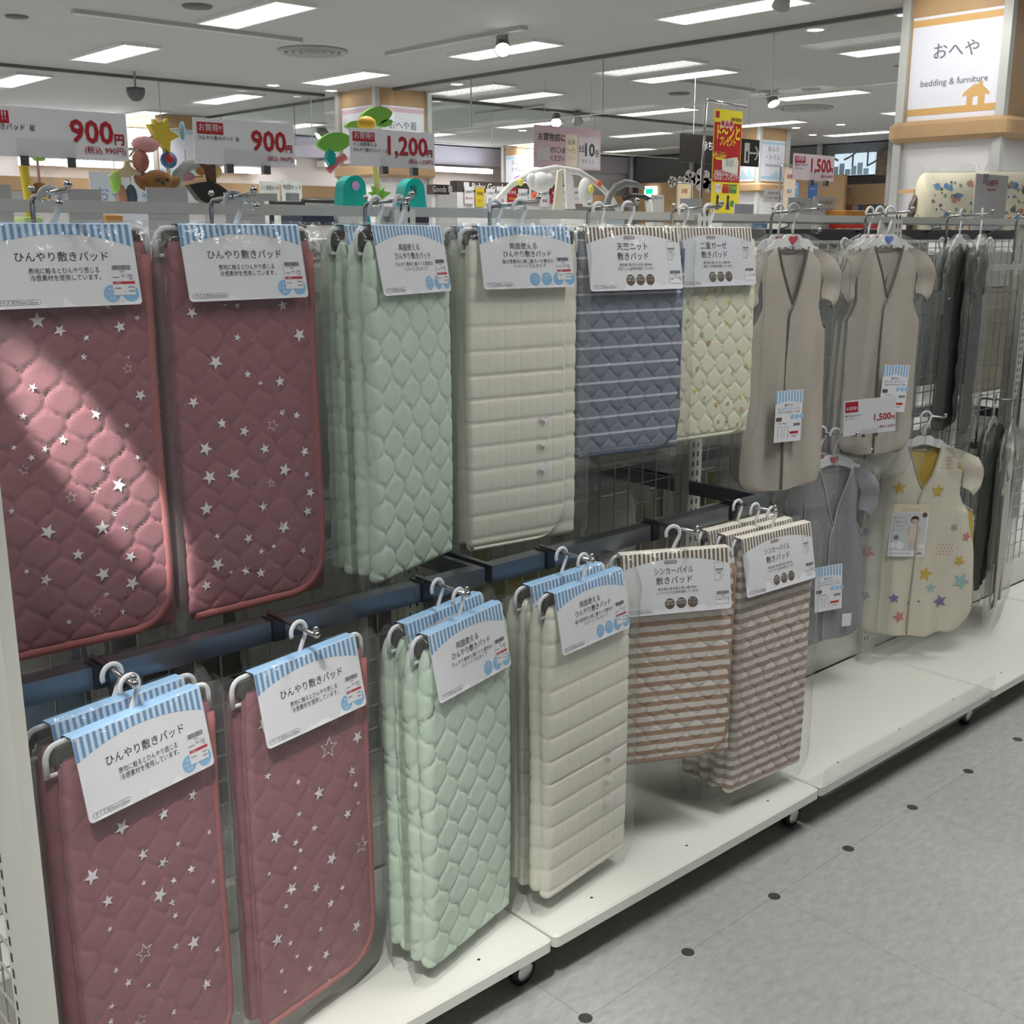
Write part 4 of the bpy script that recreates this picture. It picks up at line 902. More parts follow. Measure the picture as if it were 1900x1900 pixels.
mk((1473, 284), (1549, 291), (1471, 333), -.165, 'お買得!!', ['脱げないひんやり', 'スリーパー'], '1,500', '(税込 1,650円)', 'pinkish price sign reading 1,500 yen above the left beige sleepers', base_dx=.02, drop=.09, group=GSN, face=mat('sign pinkish', (.62, .52, .56), .35))
t = price_sign((-.13, 0, 0), .26, .155, 'お買得!!', ['脱げないひんやり', 'スリーパー'], '1,500', '(税込 1,650円)', 'white price sign reading 1,500 yen clipped before the front beige sleeper', 0, .045); p = at(1545, 722, y=-.20); q = at(1606, 768, y=-.26)
t.scale = (.62, .62, .62); t.location = (1.476+.03, -.19, .985); t.rotation_euler = (0, math.radians(-3), -math.radians(26))

# ------------------------------------------------------------------ the far side of the gondola, seen through the mesh
def rear_bar(i, lab):
    x0 = BX+BAY*(i-1); t = thing('hanging_bar', lab, 'hanging bar', (x0, 0, 0), 0, 'dark steel bars on the far side of the mesh')
    MB().box(.009, .891, .226, .256, .776, .810, M_steelblue).build('front_bar', t)
    for a in (.009, .879): MB().box(a, a+.012, .022, .226, .776, .810, M_steelblue).build('side_arm', t)
for i in range(4): rear_bar(i, 'dark steel hanging bar behind the wire grid of gondola bay %s from the left' % ORD[i])
M_pk = [mat('pack grey', (.16, .165, .165), .8, bump=.3, bscale=200), mat('pack white', (.50, .51, .50), .7, bump=.4, bscale=90), mat('pack blue', (.22, .34, .48), .7, bump=.4, bscale=90), mat('pack olive', (.30, .31, .10), .7, bump=.3, bscale=120), mat('pack dark', (.05, .05, .05), .8), mat('pack sand', (.32, .29, .22), .8, bump=.3, bscale=120)]
M_kraft = mat('back card', (.45, .46, .44), .6)
cn = ['grey', 'white', 'pale blue', 'olive', 'black', 'sand']
PK = {}
flatq = lambda x, z: 0.003*np.sin(60*x+25*z)*np.sin(38*z)
def rear_pack(c, x, z, L, w=.25, yaw=180, y=.14):
    key = (c, round(L, 2))
    lab = '%s wrapped goods hanging behind the gondola wire grid, %s' % (cn[c], 'above the bar' if z > 1 else 'below the bar')
    if key not in PK:
        t = thing('wrapped_goods', lab, 'wrapped goods'); mb = MB(); lobe(mb, L, .05, 0, -.05, -w/2, w/2, flatq, M_pk[c], nx=30, nz=50, seed=c); mb.build('cloth', t, True)
        b = MB(); b.box(-.10, .10, .027, .029, -.165, -.045, M_kraft); b.build('header_card', t); hanger_mesh(.26).parent = t; bag_mesh(w+.05, L, M_bag2, 20+c).parent = t; PK[key] = t
    else: t = copy_tree(PK[key])
    t.location = (x, y, z); t.rotation_euler.z = math.radians(yaw); t['label'] = lab; t['category'] = 'wrapped goods'; t['group'] = 'wrapped goods on the far side of the wire grid'
rg5 = random.Random(8)
up = [1, 0, 1, 3, 0, 5, 1, 0, 4, 1, 0, 5, 4, 0, 0, 4, 0]; lo = [2, 4, 1, 0, 3, 1, 5, 3, 1, 4, 0, 5, 0, 4, 0, 1, 0]
for k in range(14):
    x = -.66+.315*k
    rear_pack(up[k], x, 1.40, .50 if k % 2 else .44, yaw=180+rg5.uniform(-12, 12)); rear_pack(lo[k], x+.05, .76, .50 if k % 2 else .42, yaw=180+rg5.uniform(-15, 15), y=.30)
for k in range(13):
    x = -.52+.315*k; rear_pack([0, 1, 4, 5, 3, 0, 2][k % 7], x, 1.40, .44, yaw=180+rg5.uniform(-12, 12), y=.23)
t = thing('header_bar', 'long dark grey bar under the chrome rod behind the beige sleepers', 'bar', (0, 0, 0)); MB().box(.99, 3.65, .25, .262, 1.398, 1.432, mat('bar charcoal', (.045, .047, .05), .35)).build('plate', t)
b = MB().tube([(.99, .20, 1.452), (3.65, .20, 1.452)], .005, M_chrome); b.build('rod', t, True)
for k in range(6): MB().tube([(1.2+.45*k, .20, 1.452), (1.2+.45*k, .20, 1.44), (1.2+.45*k, .25, 1.425)], .004, M_chrome).build('bracket', t, True)
# white labels and small boxes seen between rail and header cards
small = [((45, 402), (82, 424), 'box lime', (.45, .62, .22), 'lime green box seen under the rail at far left'), ((197, 398), (231, 413), 'box red', (.62, .30, .08), 'red and yellow cup seen under the rail over the first pad'),
 ((562, 398), (622, 418), 'box navy', (.03, .04, .08), 'navy goods seen under the rail right of the second pad'), ((628, 398), (682, 416), 'box white', (.62, .64, .66), 'white box seen under the rail before the mint pads'), ((770, 398), (798, 418), 'box ink', (.03, .035, .06), 'navy box seen under the rail right of the mint pads'),
 ((955, 400), (1004, 422), 'box pale', (.60, .62, .64), 'pale box seen under the rail over the cream pads'), ((1125, 404), (1160, 420), 'box mist', (.50, .58, .62), 'mist blue box seen under the rail above the slate pads'), ((1400, 414), (1425, 424), 'box denim', (.10, .20, .34), 'denim blue roll behind the lemon pads'),
 ((1570, 390), (1606, 402), 'box orange', (.60, .26, .04), 'orange box above the rail near the right beige sleepers'), ((1575, 408), (1662, 424), 'box scarlet', (.60, .03, .02), 'scarlet box under the rail by the right beige sleepers'), ((1085, 405), (1110, 418), 'box cloud', (.6, .6, .6), 'cloud white box under the rail before the slate pads'), ((1340, 412), (1396, 424), 'box foam', (.62, .63, .62), 'foam white box under the rail by the lemon pads')]
for (tl, br, mn, c, lab) in small:
    a, d = at(*tl, y=.52), at(*br, y=.52); tag(MB().bbox(a.x, d.x, .52, .62, d.z, a.z, mat(mn, c, .5), .006).build('goods_box'), lab, 'box')
# low shelf on the far side that carries them and the posts behind
t = thing('back_shelf', 'white shelf behind the top rail that carries small goods', 'shelf', (0, 0, 0)); MB().box(-.82, 3.68, .46, 1.75, 1.385, 1.405, M_white).build('board', t); MB().box(-.82, 3.68, .84, .86, .0, 1.385, M_rail).build('back_panel', t)
ZS = 1.405
def down(P, both=True):
    P = list(P); q = P[-1]; P.append(Vector((q.x, q.y, ZS)))
    if both: P.insert(0, Vector((P[0].x, P[0].y, ZS)))
    return P

# ------------------------------------------------------------------ things standing behind the rail
M_frost = mat('frosted card', (.50, .51, .53), .35)
def card_at(tl, br, y, m, name, lab, cat, th=.004, lines=(), group=None, lean=0):
    a, d = at(*tl, y=y), at(*br, y=y); w, h = d.x-a.x, a.z-d.z; t = thing(name, lab, cat, ((a.x+d.x)/2, y, d.z), 0, group); e = min(0, ZS-d.z) if y < 1.75 else 0; b = MB().box(-w/2, w/2, 0, th, e, h, m)
    for s, k, zf, mm in lines: write(b, s, k*h, 0, zf*h, mm, -.001, maxw=w*.92, bold=.01)
    b.build('card', t)
    if y < 1.75: MB().box(-w*.3, w*.3, -.006, th+.01, e, e+.016, M_clear).build('clip_foot', t)
    elif y > 7: MB().tube([(0, th+.006, h*.5), (0, th+.006, -d.z)], .006, M_rail, 6).build('stand_post', t)
    return t
for tl, br, l in (((-8, 342), (24, 384), 'grey blank price card at the left picture edge behind the rail'), ((124, 350), (190, 384), 'grey blank price card behind the rail right of the brown ball toy'), ((271, 347), (350, 384), 'grey blank price card below the brown plush head'), ((416, 357), (491, 386), 'grey blank price card behind the second hook arm')): card_at(tl, br, .50, M_frost, 'price_card', l, 'price card', group='blank grey price cards behind the rail')
for tl, br, s, l in (((482, 336), (520, 378), 'ミニ布団セット', 'white board reading mini futon set, left of a pair'), ((523, 334), (561, 378), '布団セット', 'white board reading futon set, right of a pair')):
    o = card_at(tl, br, 1.2, M_panel, 'set_board', l, 'board', lines=[(s, .24, .62, M_ink)]); h = at(*tl, y=1.2).z-at(*br, y=1.2).z; MB().box(-.022, .022, -.002, -.0005, h*.12, h*.45, M_inkgrey).build('picture', o)
def frame_at(tl, br, y, lab):
    a, d = at(*tl, y=y), at(*br, y=y); tag(MB().tube([(a.x, y, ZS), (a.x, y, a.z), (d.x, y, a.z), (d.x, y, ZS)], .008, M_black).build('futon_rack', None, True), lab, 'rack')
frame_at((503, 376), (556, 390), 1.1, 'black tube rack under the futon set boards'); frame_at((562, 373), (628, 390), 1.1, 'black tube rack between boards and teal bath seat')
M_yel = mat('toy yellow', (.72, .56, .06), .6); M_leaf = mat('toy leaf green', (.16, .42, .06), .5); M_teal = mat('teal plastic', (.0, .30, .28), .35); M_bro = mat('plush brown', (.22, .10, .035), .95, bump=.6, bscale=300); M_toyr = mat('toy red', (.45, .05, .06), .6); M_toyb = mat('toy blue', (.06, .18, .42), .6); M_toyp = mat('toy pink', (.66, .34, .38), .7); M_gry = mat('arm grey', (.40, .42, .43), .4); M_lime = mat('toy lime', (.34, .62, .12), .6); M_lilac = mat('toy lilac', (.42, .25, .58), .5)
def star3(b, c, r, th, m, rot=.3): b.slab([(c[0]+(r if i % 2 == 0 else r*.5)*math.sin(rot+PI*i/5), c[2]+(r if i % 2 == 0 else r*.5)*math.cos(rot+PI*i/5)) for i in range(10)], c[1]-th, c[1]+th, m)
def px(y, *uv): return [at(u, v, y=y) for u, v in uv]
Y1 = .75
MOB = t = thing('baby_mobile', 'baby mobile with yellow star, small toys and curved grey arm', 'baby mobile')
MB().tube(down(px(Y1, (322, 392), (322, 352), (330, 326), (346, 309), (372, 300), (410, 299))[::-1], False), .014, M_gry, 10).build('curved_arm', t, True)
p = at(300, 252, y=Y1); b = MB(); star3(b, p, .040, .010, M_yel); star3(b, at(290, 235, y=Y1), .018, .008, M_yel, .8); b.build('star_toy', t)
MB().tube(px(Y1, (300, 255), (306, 285), (312, 315), (318, 345)), .0045, mat('pale strap', (.72, .66, .34), .7)).build('strap', t)
p = at(270, 268, y=Y1); MB().sphere(p, .026, M_toyp, 12, (1.3, .8, .7)).build('bird_toy', t, True)
p = at(261, 299, y=Y1); MB().sphere(p, .021, mat('toy coral', (.45, .18, .14), .7), 12, (.9, .9, 1.2)).build('ball_toy', t, True)
p = at(313, 297, y=Y1); b = MB().sphere(p, .019, M_toyb); b.sphere(p+Vector((-.004, -.012, .002)), .011, M_toyr); b.build('round_toy', t, True)
p = at(338, 243, y=Y1); MB().sphere(p, .012, mat('toy sky', (.30, .50, .66), .6), 10, (.6, .6, 1.8)).build('drop_toy', t, True)
b = MB()
for u0, v0, u1, v1 in ((262, 265, 240, 290), (261, 280, 261, 295), (313, 275, 313, 292), (268, 262, 300, 240), (300, 243, 335, 238)): b.tube(px(Y1, (u0, v0), (u1, v1)), .0022, mat('string', (.6, .58, .5), .7), 5)
b.build('string', t); p = at(244, 288, y=Y1); MB().tube([p+Vector((.014*math.cos(a), 0, .014*math.sin(a))) for a in np.linspace(0, 2*PI, 13)], .003, mat('ring ivory', (.62, .6, .54), .5)).build('ring', t, True)
b = MB(); b.slab([(-.045, -.01), (-.005, .012), (.0, .035), (.01, .012), (.05, -.012), (.02, -.004), (.0, -.012)], -.006, .006, mat('toy cream', (.60, .52, .34), .8)); b.build('bird_toy', MOB, False, at(235, 320, y=Y1))
for u, v, sx, m, nm, l in ((214, 338, (.7, .7, 1.5), M_lime, 'hanging_toy', 'lime green hanging toy left of the cream bird toy'), (266, 334, (.8, .7, 1.1), mat('toy maroon', (.26, .10, .12), .7), 'hanging_toy', 'maroon hanging toy behind the brown plush head'), (372, 310, (.9, .7, 1.2), mat('toy amber', (.58, .28, .08), .7), 'hanging_toy', 'amber hanging toy under the second price sign'), (396, 318, (1.4, .8, 1), mat('toy bee', (.60, .42, .18), .7), 'hanging_toy', 'tan hanging toy left of the second clip stand'), (346, 328, (1.3, .7, .7), M_toyp, 'hanging_toy', 'pink hanging toy beside the grey curved arm'), (226, 365, (.8, .6, 1.6), mat('toy peach', (.55, .30, .24), .7), 'hanging_toy', 'peach toy figure behind the rail below the pillar'), (244, 366, (.8, .7, 1.7), mat('toy petrol', (.07, .12, .17), .6), 'hanging_toy', 'dark petrol toy figure behind the rail below the pillar')):
    q = MB().sphere((0, 0, 0), .017, m, 12, sx).build('hanging_toy', MOB, True, at(u, v, y=Y1)); MB().tube([(0, 0, .012), (0, 0, .06)], .0014, mat('string', (.6, .58, .5), .7), 5).build('cord', q)
p = at(292, 336, y=.7); t = thing('plush_animal', 'brown plush animal head with pointed ears behind the rail', 'plush toy', p); b = MB().sphere((0, 0, 0), .031, M_bro, 14, (1.1, .9, .8)); b.build('head', t, True)
for s in (-1, 1): MB().lathe([(.004, .040), (.011, .030), (.013, .015), (.010, 0)], M_bro, (s*.026, 0, .006), 10).build('ear', t, True).rotation_euler = (0, s*.9, 0)
b = MB()
for s in (-1, 1): b.sphere((s*.012, -.027, .002), .004, M_black, 8)
b.sphere((0, -.030, -.006), .005, M_black, 8); b.build('face', t, True)
p = at(388, 355, y=.72); t = thing('plush_bat', 'black winged plush toy behind the second hook arm', 'plush toy', p); b = MB(); b.slab([(-.055, .012), (-.03, -.02), (-.012, -.030), (.01, -.030), (.035, -.018), (.045, .0), (.02, .016), (.0, .022), (-.02, .020)], -.012, .012, M_black); b.build('wings', t); MB().slab([(-.018, .062), (-.006, .05), (.0, .02), (.016, .02), (.016, .07), (.006, .055)], -.008, .008, mat('plush chocolate', (.10, .05, .03), .9)).build('ears', t)
t = thing('toy_pole', 'slanting yellow pole toy behind the rail at the left', 'toy'); MB().tube(down(px(.6, (36, 268), (41, 295), (48, 335), (55, 385)), False), .009, M_yel, 10).build('pole', t, True); MB().slab([(p.x, p.z) for p in px(.6, (54, 283), (63, 280), (70, 290), (82, 292), (80, 299), (66, 298))], .59, .61, M_lime).build('leaf', t)
p = at(75, 358, y=.6); t = thing('plush_ball', 'brown round plush with yellow nose hanging behind the rail at left', 'plush toy', p); MB().sphere((0, 0, 0), .021, M_bro, 14).build('ball', t, True); MB().sphere((.002, -.018, -.006), .007, M_yel, 10).build('nose', t, True); MB().tube([(0, 0, .018), (0, 0, .06), (-.003, 0, .075)], .003, M_toyp).build('cord', t)
# leaf mobile
t = thing('leaf_mobile', 'green leaf baby mobile over the 1,200 yen sign', 'baby mobile'); YL = .8
def leaf(u, v, L, Wd, rot): 
    p = at(u, v, y=YL); n = 14; pts = []
    for s in (1, -1):
        for i in range(n): a = -1+2*i/n; pts.append((s*a*L, s*Wd*(1-a*a)**.7))
    c_, s_ = math.cos(rot), math.sin(rot); return MB().slab([(p.x+x*c_-z*s_, p.z+x*s_+z*c_) for x, z in pts], YL-.006, YL+.006, M_leaf)
leaf(620, 264, .055, .024, .18).build('leaf', t); leaf(697, 215, .053, .022, .22).build('leaf', t); leaf(655, 232, .026, .010, .2).build('leaf', t); leaf(714, 229, .024, .009, .3).build('leaf', t)
p = at(680, 229, y=YL-.05); MB().sphere(p, .023, mat('toy mango', (.68, .42, .03), .6), 12, (1.2, .9, .8)).build('yellow_toy', t, True)
MB().tube(down(px(YL, (690, 235), (694, 275), (697, 320), (701, 360)), False), .008, mat('stem pale green', (.52, .56, .22), .5), 10).build('stem', t, True)
p = at(614, 294, y=YL); MB().slab([(p.x-.018, p.z-.004), (p.x-.008, p.z+.024), (p.x+.010, p.z+.012), (p.x+.010, p.z-.010), (p.x-.006, p.z-.020)], YL-.008, YL+.008, M_teal).build('fish_toy', t)
MB().tube(px(YL, (610, 317), (618, 308), (628, 297), (640, 291)), .009, mat('toy rose', (.46, .10, .14), .6), 8).build('shrimp_toy', t, True)
MB().tube(px(YL, (618, 268), (616, 285)), .002, M_yel, 5).build('cord', t)
p = at(701, 362, y=YL); b = MB()
for k in range(6): a = 2*PI*k/6; b.slab([(p.x, p.z-.012), (p.x+.030*math.cos(a), p.z+.006+.020*abs(math.sin(a))), (p.x+.014*math.cos(a+.6), p.z+.010)], YL-.02+.006*k, YL-.012+.006*k, M_leaf)
b.build('flower_base', t)
def bath(cx, cy, w, h, yaw, lab, hole):
    p = at(cx, cy, y=.9); t = thing('bath_seat', lab, 'bath seat', p, yaw); zb_ = ZS-p.z; pts = [(-w*.72, zb_)]+[(w*.5*math.sin(a)-w*.05*(1-math.cos(a)), h*.12+h*.38*math.cos(a)) for a in np.linspace(-PI/2, PI/2, 16)]+[(w*.72, zb_)]
    b = MB().slab(pts, -.012, .03, M_teal); b.build('backrest', t)
    if hole: MB().box(-w*.26, w*.02, -.014, -.0121, h*.05, h*.28, mat('teal shadow', (.0, .10, .10), .6)).build('handle_slot', t)
    else: MB().disc((-w*.02, -.0135, h*.22), h*.13, M_lilac, 'y', 20, rx=w*.17).build('cushion', t)
bath(656, 360, .074, .098, 0, 'teal infant bath seat with lilac spot before the central pillar', False); bath(767, 364, .072, .098, 0, 'teal infant bath seat seen from the back, right of the pillar', True)
# play gym
t = thing('play_gym', 'white arched play gym with elephant and drop toys behind the cream pads', 'play gym'); YG = 1.0
MB().tube(down(px(YG, (912, 392), (925, 368), (950, 342), (985, 322), (1030, 312), (1075, 319), (1110, 342), (1135, 368), (1148, 392))), .011, mat('gym white', (.66, .66, .64), .5), 10, .5).build('arch', t, True)
b = MB().slab([(q.x, q.z) for q in px(YG, (1020, 388), (1028, 318), (1036, 314), (1037, 388))], YG-.02, YG-.012, mat('ribbon ivory', (.66, .62, .50), .8)); b.slab([(q.x, q.z) for q in px(YG, (1040, 388), (1037, 314), (1052, 330), (1056, 388))], YG-.03, YG-.022, M_panel); b.build('ribbon', t)
p = at(995, 339, y=YG); b = MB().sphere((p.x, YG-.02, p.z), .042, mat('toy pale', (.58, .59, .60), .8), 14, (1, .6, .8)); b.sphere((p.x-.04, YG-.02, p.z+.005), .022, mat('toy pale', (.58, .59, .60), .8), 10, (1, .5, 1.1)); b.sphere((p.x+.04, YG-.02, p.z+.005), .022, mat('toy pale', (.58, .59, .60), .8), 10, (1, .5, 1.1)); b.build('elephant_toy', t, True)
MB().tube(px(YG-.03, (990, 358), (992, 366)), .010, mat('toy tomato', (.70, .10, .05), .6)).build('red_bead', t, True)
p = at(1078, 355, y=YG); b = MB().sphere((p.x, YG-.02, p.z), .030, mat('toy pale', (.58, .59, .60), .8), 14, (1, .6, 1.5)); b.build('drop_toy', t, True); b = MB().sphere((p.x+.006, YG-.042, p.z+.006), .013, mat('toy citron', (.66, .64, .12), .7), 10, (1, .4, 1.2)); b.build('yellow_patch', t, True)
for u, v, mm in ((966, 338, mat('toy citron', (.66, .64, .12), .7)), (1112, 341, mat('toy tomato', (.70, .10, .05), .6))): p = at(u, v, y=YG-.015); MB().sphere(p, .012, mm, 10, (1, .5, 1)).build('button', t, True)
t = thing('bouncer_arm', 'grey curved bouncer arm right of the play gym', 'bouncer'); MB().tube(down(px(.95, (1122, 392), (1130, 365), (1142, 348), (1160, 339), (1180, 342), (1196, 350))[::-1], False), [.005, .010, .013, .014, .015, .016, .016], mat('arm slate', (.16, .17, .18), .4), 10, .55).build('arm', t, True)
t = thing('rocker_hood', 'thin dark curved hood rim with white stand behind the slate pads', 'rocker'); MB().tube(px(1.3, (1158, 368), (1175, 363), (1195, 365), (1208, 372)), .010, M_black, 8).build('rim', t, True); MB().tube(down(px(1.3, (1203, 370), (1205, 390)), False), .014, M_panel, 8).build('stand', t, True)
# red banner
YB = 1.35
t = thing('banner_stand', 'tall yellow and red banner on a chrome stand behind the lemon pads', 'banner')
b = MB().tube(down(px(YB, (1311, 188), (1304, 300), (1299, 400)), False), .006, M_hookm); b.tube(px(YB, (1311, 186), (1384, 198)), .006, M_hookm); b.build('frame', t, True); MB().sphere(at(1311, 187, y=YB), .009, M_chrome, 10).build('joint', t, True)
A, B_, C_ = at(1326, 201, y=YB), at(1378, 206, y=YB), at(1318, 402, y=YB); w_, h_ = B_.x-A.x, A.z-C_.z; M_byel = mat('banner yellow', (.70, .58, .03), .5); M_bred = mat('banner red', (.38, .012, .015), .5); M_bgrn = mat('banner green', (.05, .20, .06), .5)
bn = thing('banner', 'x', 'x') if False else None
b = MB().box(0, w_, 0, .002, -h_, 0, M_byel); b.box(.004, w_-.004, -.001, 0, -h_*.67, -h_*.12, M_bred); b.box(w_*.05, w_*.18, -.001, 0, -h_*.08, -h_*.02, M_signred)
for k in range(3): b.disc((w_*(.30+.15*k), -.0015, -h_*.135), w_*.085, mat('banner pale pink', (.70, .45, .52), .5), 'y', 16); write(b, '商品券'[k], w_*.12, w_*(.30+.15*k), -h_*.148, M_signred, -.002, bold=.03)
write(b, '1/9▸10/10', w_*.11, w_*.78, -h_*.10, M_ink, -.0012, bold=.03, maxw=w_*.36); write(b, 'ド〜ンと', w_*.34, w_*.52, -h_*.262, M_byel, -.0014, bold=.035, maxw=w_*.80); write(b, 'プレゼント', w_*.22, w_*.50, -h_*.328, M_byel, -.0014, bold=.03, maxw=w_*.56)
b.disc((w_*.23, -.0016, -h_*.425), h_*.042, M_byel, 'y', 24, rx=w_*.22); write(b, '最大', w_*.11, w_*.23, -h_*.405, M_signred, -.002, bold=.02); write(b, '3,500円分', w_*.16, w_*.23, -h_*.442, M_signred, -.002, bold=.03, maxw=w_*.38)
b.slab([(w_*.32, -h_*.46), (w_*.86, -h_*.43), (w_*.92, -h_*.47), (w_*.90, -h_*.60), (w_*.34, -h_*.56)], -.0018, -.001, mat('voucher', (.55, .58, .54), .5)); write(b, '商品券', w_*.10, w_*.60, -h_*.49, M_inkgrey, -.002); write(b, '¥500', w_*.12, w_*.60, -h_*.525, M_inkgrey, -.002)
write(b, '対象商品をお買上げのお客様に', w_*.13, w_*.5, -h_*.605, M_sign, -.0014, maxw=w_*.86, bold=.01); write(b, 'もれなくプレゼント!', w_*.17, w_*.5, -h_*.650, M_sign, -.0014, maxw=w_*.88, bold=.02)
b.disc((w_*.22, -.001, -h_*.73), h_*.045, M_sign, 'y', 20, rx=w_*.12); write(b, 'この札', w_*.09, w_*.22, -h_*.735, M_signred, -.0014); b.box(w_*.38, w_*.62, -.001, 0, -h_*.775, -h_*.69, M_signred); b.box(w_*.64, w_*.90, -.001, 0, -h_*.775, -h_*.69, M_bgrn); write(b, 'ドーン', w_*.10, w_*.50, -h_*.725, M_byel, -.0014); write(b, '3,500', w_*.10, w_*.77, -h_*.735, M_byel, -.0014)
for k in (0, 1): x = w_*(.22+.38*k); b.disc((x, -.001, -h_*.815), w_*.05, M_ink, 'y', 12); b.slab([(x-w_*.07, -h_*.93), (x+w_*.07, -h_*.93), (x+w_*.03, -h_*.83), (x-w_*.03, -h_*.83)], -.001, 0, M_ink); b.box(x+w_*.09, x+w_*.22, -.001, 0, -h_*.90, -h_*.845, M_bgrn)
o = b.build('sheet', t); o.location = A
for s in (.2, .8): MB().tube([A+Vector((w_*s, 0, 0)), A+Vector((w_*s, 0, .028+.0*s))], .003, M_clear, 6).build('clip', t)
# signs hanging from the ceiling
def hang_sign(tl, tr, h, y, face, label, cat, texts, name='hanging_sign', th=.02, wires=(.15, .85), extra=None):
    a, d = at(*tl, y=y), at(*tr, y=y); w = d.x-a.x; t = thing(name, label, cat, (a.x, y, a.z)); b = MB().box(0, w, 0, th, -h, 0, face)
    for s, k, x, z, m, bd, mw in texts: write(b, s, k*h, x*w, -z*h, m, -.002, bold=bd, maxw=mw and mw*w)
    if extra: extra(b, w, h)
    b.build('board', t); 
    for s in wires: MB().tube([(w*s, th/2, 0), (w*s, th/2, CZ-a.z)], .0035, M_rail, 5).build('suspension_wire', t)
    return t
M_sbk = mat('sign black', (.022, .018, .018), .4)
def arrow(b, w, h):
    b.box(w*.80, w*.865, -.003, 0, -h*.88, -h*.14, M_panel); b.box(w*.82, w*.845, -.004, -.003, -h*.80, -h*.45, M_sbk); x, z, l = w*.93, -h*.5, h*.36
    b.box(x-l*.8, x+l*.7, -.003, 0, z-h*.035, z+h*.035, M_panel); b.slab([(x+l*.9, z), (x+l*.35, z+l*.7), (x+l*.10, z+l*.7), (x+l*.62, z), (x+l*.10, z-l*.7), (x+l*.35, z-l*.7)], -.003, 0, M_panel)
hang_sign((1265, 247), (1411, 234), .28, 6.0, M_sbk, 'black hanging direction sign with white arrow behind the banner', 'sign', [('赤ちゃん休憩室', .36, .5, .50, M_panel, .02, .5), ('Baby Room', .22, .5, .80, M_panel, .01, .4)], extra=arrow)
M_hp = mat('board dusty pink', (.50, .36, .40), .5)
def coupon(b, w, h): b.box(w*.46, w*.63, -.002, 0, -h*.95, -h*.16, mat('board cream', (.60, .55, .42), .5)); b.box(w*.65, w*.97, -.002, 0, -h*.95, -h*.20, mat('board grey', (.48, .46, .47), .5)); b.box(w*.03, w*.21, -.002, 0, -h*.82, -h*.50, mat('board grey', (.48, .46, .47), .5))
hang_sign((992, 231), (1115, 239), .42, 7.2, M_hp, 'pink hanging board about joining before shopping with big 10', 'board', [('お買物前に', .20, .25, .34, M_ink, .02, .40), ('ぜひご入会', .16, .34, .62, M_ink, .015, .22), ('ください', .15, .34, .82, M_ink, .015, .2), ('全員', .14, .545, .40, M_inkgrey, 0, .14), ('クーポン', .16, .545, .62, mat('print olive', (.35, .26, .05), .5), .02, .15), ('プレゼント', .11, .545, .78, M_inkgrey, 0, .14), ('全品', .18, .70, .56, M_ink, .02, .09), ('10', .44, .83, .66, M_ink, .03, .17), ('倍', .20, .94, .66, M_ink, .02, .06), ('ポイント', .12, .80, .84, M_ink, .01, .26)], extra=coupon, th=.012)
# stand cards near the clip signs
card_at((1258, 341), (1281, 378), 1.6, mat('poster tan', (.60, .50, .36), .5), 'poster', 'small tan poster in a wire stand left of the banner', 'poster', lines=[('お得', .26, .55, M_signred)])
card_at((1456, 310), (1474, 378), 1.3, mat('poster sand', (.62, .50, .40), .5), 'poster', 'narrow poster left of the pinkish 1,500 yen sign', 'poster', lines=[('特典', .14, .70, M_signred), ('進呈', .13, .3, M_blue)])
t = thing('poster_stand', 'thin chrome wire stand left of the pinkish price sign', 'stand'); MB().tube(down(px(1.3, (1444, 392), (1449, 310), (1453, 306), (1476, 308))[::-1], False), .004, M_hookm, 6).build('wire', t, True)
t = thing('poster_stand', 'thin wire stand around the small tan poster', 'stand'); MB().tube(down(px(1.62, (1257, 345), (1259, 339), (1284, 340), (1286, 390))), .004, M_hookm, 6).build('wire', t, True)
card_at((1463, 366), (1508, 396), .60, M_frost, 'shelf_card', 'grey card reading bean chair behind the beige sleepers', 'shelf card', lines=[('豆イス', .34, .45, M_ink)]); card_at((1511, 364), (1553, 396), .60, M_frost, 'shelf_card', 'grey card reading low chair behind the beige sleepers', 'shelf card', lines=[('ローチェア', .30, .52, M_ink), ('ベビーソファ', .26, .12, M_ink)])
card_at((1262, 368), (1302, 392), .6, M_frost, 'shelf_card', 'grey blank card left of the banner foot', 'shelf card'); card_at((1363, 378), (1398, 396), .6, M_frost, 'shelf_card', 'grey blank card right of the banner foot', 'shelf card'); card_at((1209, 361), (1232, 378), 1.5, M_frost, 'shelf_card', 'small grey card under the green exit sign', 'shelf card', lines=[('授乳ぶとん', .28, .55, M_ink)])
card_at((1502, 338), (1516, 362), 1.0, mat('poster cobalt', (.03, .13, .38), .5), 'shelf_card', 'cobalt blue card below the pinkish price sign', 'shelf card', lines=[('ポイント', .24, .4, M_panel)]); card_at((1471, 338), (1481, 362), 1.31, mat('poster azure', (.08, .28, .55), .5), 'shelf_card', 'azure card on the narrow poster', 'shelf card', lines=[('10%', .3, .5, M_panel)])
